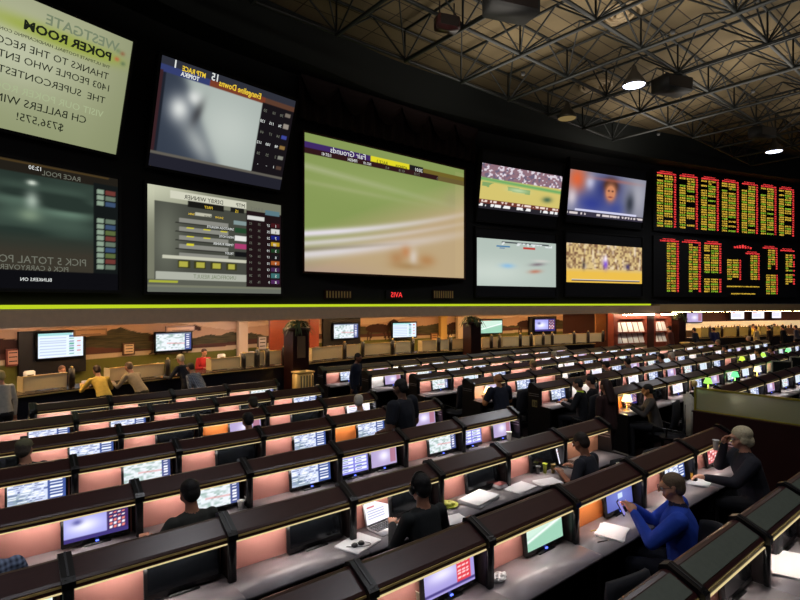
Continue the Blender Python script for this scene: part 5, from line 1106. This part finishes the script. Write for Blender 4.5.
m = MB(); pts = [Vector((.1 * math.sin(u * 3), .05 * math.cos(u * 4) - .02, .004)) for u in np.linspace(0, 2, 20)]; [m.tube(pts[i], pts[i + 1], .003, n=5, cap=False) for i in range(19)]; m.obj('wire', M_black, e)
papers(479, 501, .42, .26, 'stack of white papers on the third row desk right of the yellow plate', .15, 6)
papers(452, 520, .3, .2, 'loose white paper before the yellow plate', -.2, 1)
papers(520, 488, .36, .22, 'white paper on the third row desk left of the beer glasses', .1, 2)
papers(548, 483, .3, .2, 'white paper just left of the black laptop', -.3, 3); papers(612, 533, .32, .24, 'open notebook page lying before the blue monitor', .35, 3)
papers(700, 482, .34, .22, 'white newspaper before the red table monitor', .2, 2); papers(790, 566, .5, .34, 'large white paper on the nearest desk at the right edge', .3, 3, c=(235, 235, 235)); papers(205, 512, .0001 + .2, .16, 'small white sheet beside the dark-haired person in the fourth row', .1, 1); papers(150, 513, .26, .16, 'white sheet by the left hand of the dark-haired person', .4, 1)
for px, py, lab in ((499, 580, 'crumpled white napkins on the second row desk left of the pale green monitor'), (243, 502, 'crumpled white napkins by the foam cups')):
    bm = bmesh.new(); bmesh.ops.create_icosphere(bm, subdivisions=3, radius=1)
    for v in bm.verts:
        n_ = math.sin(v.co.x * 7 + px) * math.cos(v.co.y * 6) * .25 + r6.uniform(-.1, .1); v.co = Vector((v.co.x * .075 * (1 + n_), v.co.y * .05 * (1 + n_), max(-.0, (v.co.z * .5 + .5)) * .045 * (1 + n_)))
    o = MB().bm(bm, None, False).obj('napkins', M_white); o.location = at(px, py); o.rotation_euler = (0, 0, UANG); tag(o, lab, 'napkin')
t = thing('plate', 'yellow-green plate with food on the third row desk', 'plate', at(448, 506), 0)
MB().lathe([(0, .004), (.07, .004), (.105, .022), (.11, .022), (.075, 0), (0, 0)], 24).obj('dish', mat('plate_green', (190, 200, 90), .4), t); b_ = MB(); [b_.ell((r6.uniform(-.05, .05), r6.uniform(-.04, .04), .025), (.03, .028, .02), 10, 8) for _ in range(6)]; b_.obj('food', mat('food_green', (200, 205, 110), .6), t)
t = thing('fruit_tub', 'clear tub with pink and cream contents on the third row desk', 'tub', at(500, 488), UANG); MB().bevbox(-.08, .08, -.06, .06, 0, .05, .015).obj('tub', mat('tub_grey', (190, 185, 190), .2), t); MB().bevbox(-.07, .07, -.05, .05, .05, .058, .004).obj('contents', mat('pinkish', (190, 110, 110), .5), t)
t = thing('snack_box', 'open snack box with blue and white packets beside the dark post', 'box', at(455, 492), UANG + .1); MB().box(-.1, .1, -.05, .05, 0, .10).obj('box', mat('snack_grey', (120, 124, 140), .5), t)
for k in range(4): MB().bevbox(-.08 + k * .043, -.045 + k * .043, -.056, -.05, .02, .085, .002).obj('packet', mat('pk%d' % (k % 2), [(200, 205, 215), (70, 90, 140)][k % 2], .4), t)
t = thing('cardboard_can', 'blue and white drink can by the post left of the white laptop', 'can', at(359, 521), 0); MB().lathe([(0, 0), (.03, 0), (.033, .01), (.033, .11), (.026, .12), (0, .12)], 16).obj('can', mat('can_blue', (80, 90, 170), .3, .3), t); MB().lathe([(.0335, .03), (.0345, .04), (.0345, .07), (.0335, .08)], 16).obj('band', M_white, t)
t = thing('food_bag', 'yellow-orange snack bag by the red table monitor', 'bag', at(694, 481), UANG); MB().bevbox(-.05, .05, -.03, .03, 0, .12, .025, 3).obj('bag', mat('bag_yellow', (206, 150, 50), .5), t); MB().box(-.03, .03, -.032, -.03, .03, .07).obj('print', M_dark, t)
for px, py, lab in ((603, 541, 'dark pen lying on the desk before the blue monitor'), (596, 530, 'yellow pencil stub left of the notebook page')):
    t = thing('pen', lab, 'pen', at(px, py, DT + .006), UANG - .3); MB().tube((-.06, 0, 0), (.05, 0, 0), .005).obj('barrel', M_dark if py > 535 else mat('pencil', (220, 190, 90), .4), t); MB().tube((.05, 0, 0), (.068, 0, 0), .005, .001).obj('tip', M_brass, t)
# white jacket over a black chair at the end of the third row
cj = chair(px_d(611, DK[2] - .72), UANG - .3, 'black chair with a white garment over it beside the person in the dark t-shirt')
g = MB().bevbox(-.24, .24, -.345, -.235, .80, 1.13, .045, 3); o = g.obj('white_garment', cloth((226, 222, 196))); tag(o, 'white garment draped over a chair back at the third row end', 'garment'); o.location = cj.location; o.rotation_euler = cj.rotation_euler
chair(px_d(640, DK[2] - .75), UANG - .2, 'black chair right of the white draped garment')
# glowing table lamps in the right-hand rows
def table_lamp(p, label, c, e_, h_=.32, energy=3, group=None):
    t = thing('table_lamp', label, 'lamp', p, 0, group)
    MB().lathe([(0, 0), (.06, 0), (.06, .012), (.012, .03), (.01, h_ - .12), (0, h_ - .12)], 14).obj('base', M_brass, t)
    MB().lathe([(.085, h_ - .13), (.10, h_ - .13), (.055, h_), (.045, h_)], 18).obj('lamp_shade', emat('shade_%d_%d_%d' % c, c, e_), t)
    l = bpy.data.lights.new('bulb', 'POINT'); l.energy = energy; l.color = lin(np.array(c) / 255); l.shadow_soft_size = .04; lo = bpy.data.objects.new('bulb', l); col.objects.link(lo); lo.parent = t; lo.location = (0, 0, h_ - .16)
table_lamp(P(9.95, DK[3] - .22, DT), 'glowing yellow-orange table lamp beside the person with long brown hair', (255, 226, 150), 3, energy=5)
for (px, k, c) in ((735, 3, (110, 255, 150)), (757, 3, (255, 226, 150)), (776, 3, (120, 250, 130)), (708, 3, (150, 220, 90)), (788, 4, (130, 255, 150)), (742, 4, (190, 220, 70)), (763, 4, (170, 230, 80))):
    table_lamp(px_d(px, DK[k] - .25) + Vector((0, 0, DT)), 'small %s glowing desk lamp in the rows beyond the glass rail' % ('green' if c[1] > 240 else 'yellow-green' if c[2] < 100 else 'cream'), c, 1.6, .30, 2.5, 'desk lamps beyond the glass rail, %s' % ('green' if c[1] > 240 else 'yellow-green' if c[2] < 100 else 'cream'))
table_lamp(px_d(488, DK[5] - .2) + Vector((0, 0, DT)), 'small warm glowing lamp left of the bald person', (255, 220, 150), 4, .26, 5)
# half wall with etched glass and brass rail
g0 = P(9.75, DK[2] - .25); g1 = P(9.75, -1.5); v = g1 - g0; ang = math.atan2(v.y, v.x); Lg = v.length
t = thing('glass_topped_wall', 'dark wood half wall topped with etched glass in a brass frame, at the right', 'partition', g0, ang)
MB().box(0, Lg, -.06, .06, 0, 1.10).obj('wood_wall', M_colw, t); MB().box(-.02, Lg, -.075, .075, 1.10, 1.125).obj('ledge', M_wood, t)
MB().box(0, Lg, -.02, .02, 1.5, 1.53).box(0, Lg, -.02, .02, 1.125, 1.145).obj('brass_rail', mat('brass_green', (190, 180, 70), .3, .7), t)
for x in (0, Lg * .5, Lg - .04): MB().box(x, x + .035, -.02, .02, 1.125, 1.53).obj('brass_post', MATS['brass_green'], t)
mg = bpy.data.materials.new('etched_glass'); mg.use_nodes = True; nt = mg.node_tree; b = nt.nodes['Principled BSDF']; b.inputs['Transmission Weight'].default_value = .6; b.inputs['Roughness'].default_value = .22; b.inputs['Base Color'].default_value = rgb(228, 226, 180)
nn = nt.nodes.new('ShaderNodeTexNoise'); nn.inputs['Scale'].default_value = 40; bp = nt.nodes.new('ShaderNodeBump'); bp.inputs['Strength'].default_value = .6; nt.links.new(nn.outputs[0], bp.inputs['Height']); nt.links.new(bp.outputs[0], b.inputs['Normal'])
MB().box(.03, Lg - .03, -.006, .006, 1.145, 1.5).obj('glass', mg, t)
MB().lathe([(0, .12), (.04, .1), (.05, .05), (.03, 0), (0, 0)], 14, (-.0, 0, 1.53)).obj('finial', M_brass, t)
# round bin near the grey-haired person
t = thing('round_bin', 'black round open bin behind the grey-haired person', 'bin', px_d(738, DK[1] + .75), 0)
MB().lathe([(0, .02), (.2, .02), (.24, .0), (.26, .95), (.24, 1.0), (.17, 1.0), (.16, .9), (.0, .3)], 28).obj('drum', M_black, t); MB().lathe([(.25, .99), (.262, 1.0), (.25, 1.02), (.17, 1.02), (.165, 1.0)], 28).obj('rim', M_steel, t)
# framed boards standing beyond the glass rail
for px, lab in ((782, 'black framed display board standing beyond the glass rail, left of two'), (800, 'black framed display board standing beyond the glass rail, right of two')):
    p = px_d(px, DK[2] + .35); t = thing('display_board', lab, 'board', p, -.2)
    MB().box(-.22, .22, 0, .03, .9, 1.4).obj('panel', M_blackm, t); MB().box(-.25, -.22, -.01, .04, 0, 1.43).box(.22, .25, -.01, .04, 0, 1.43).box(-.22, .22, -.01, .04, 1.4, 1.43).obj('frame', mat('pale_frame', (170, 165, 150), .4), t)
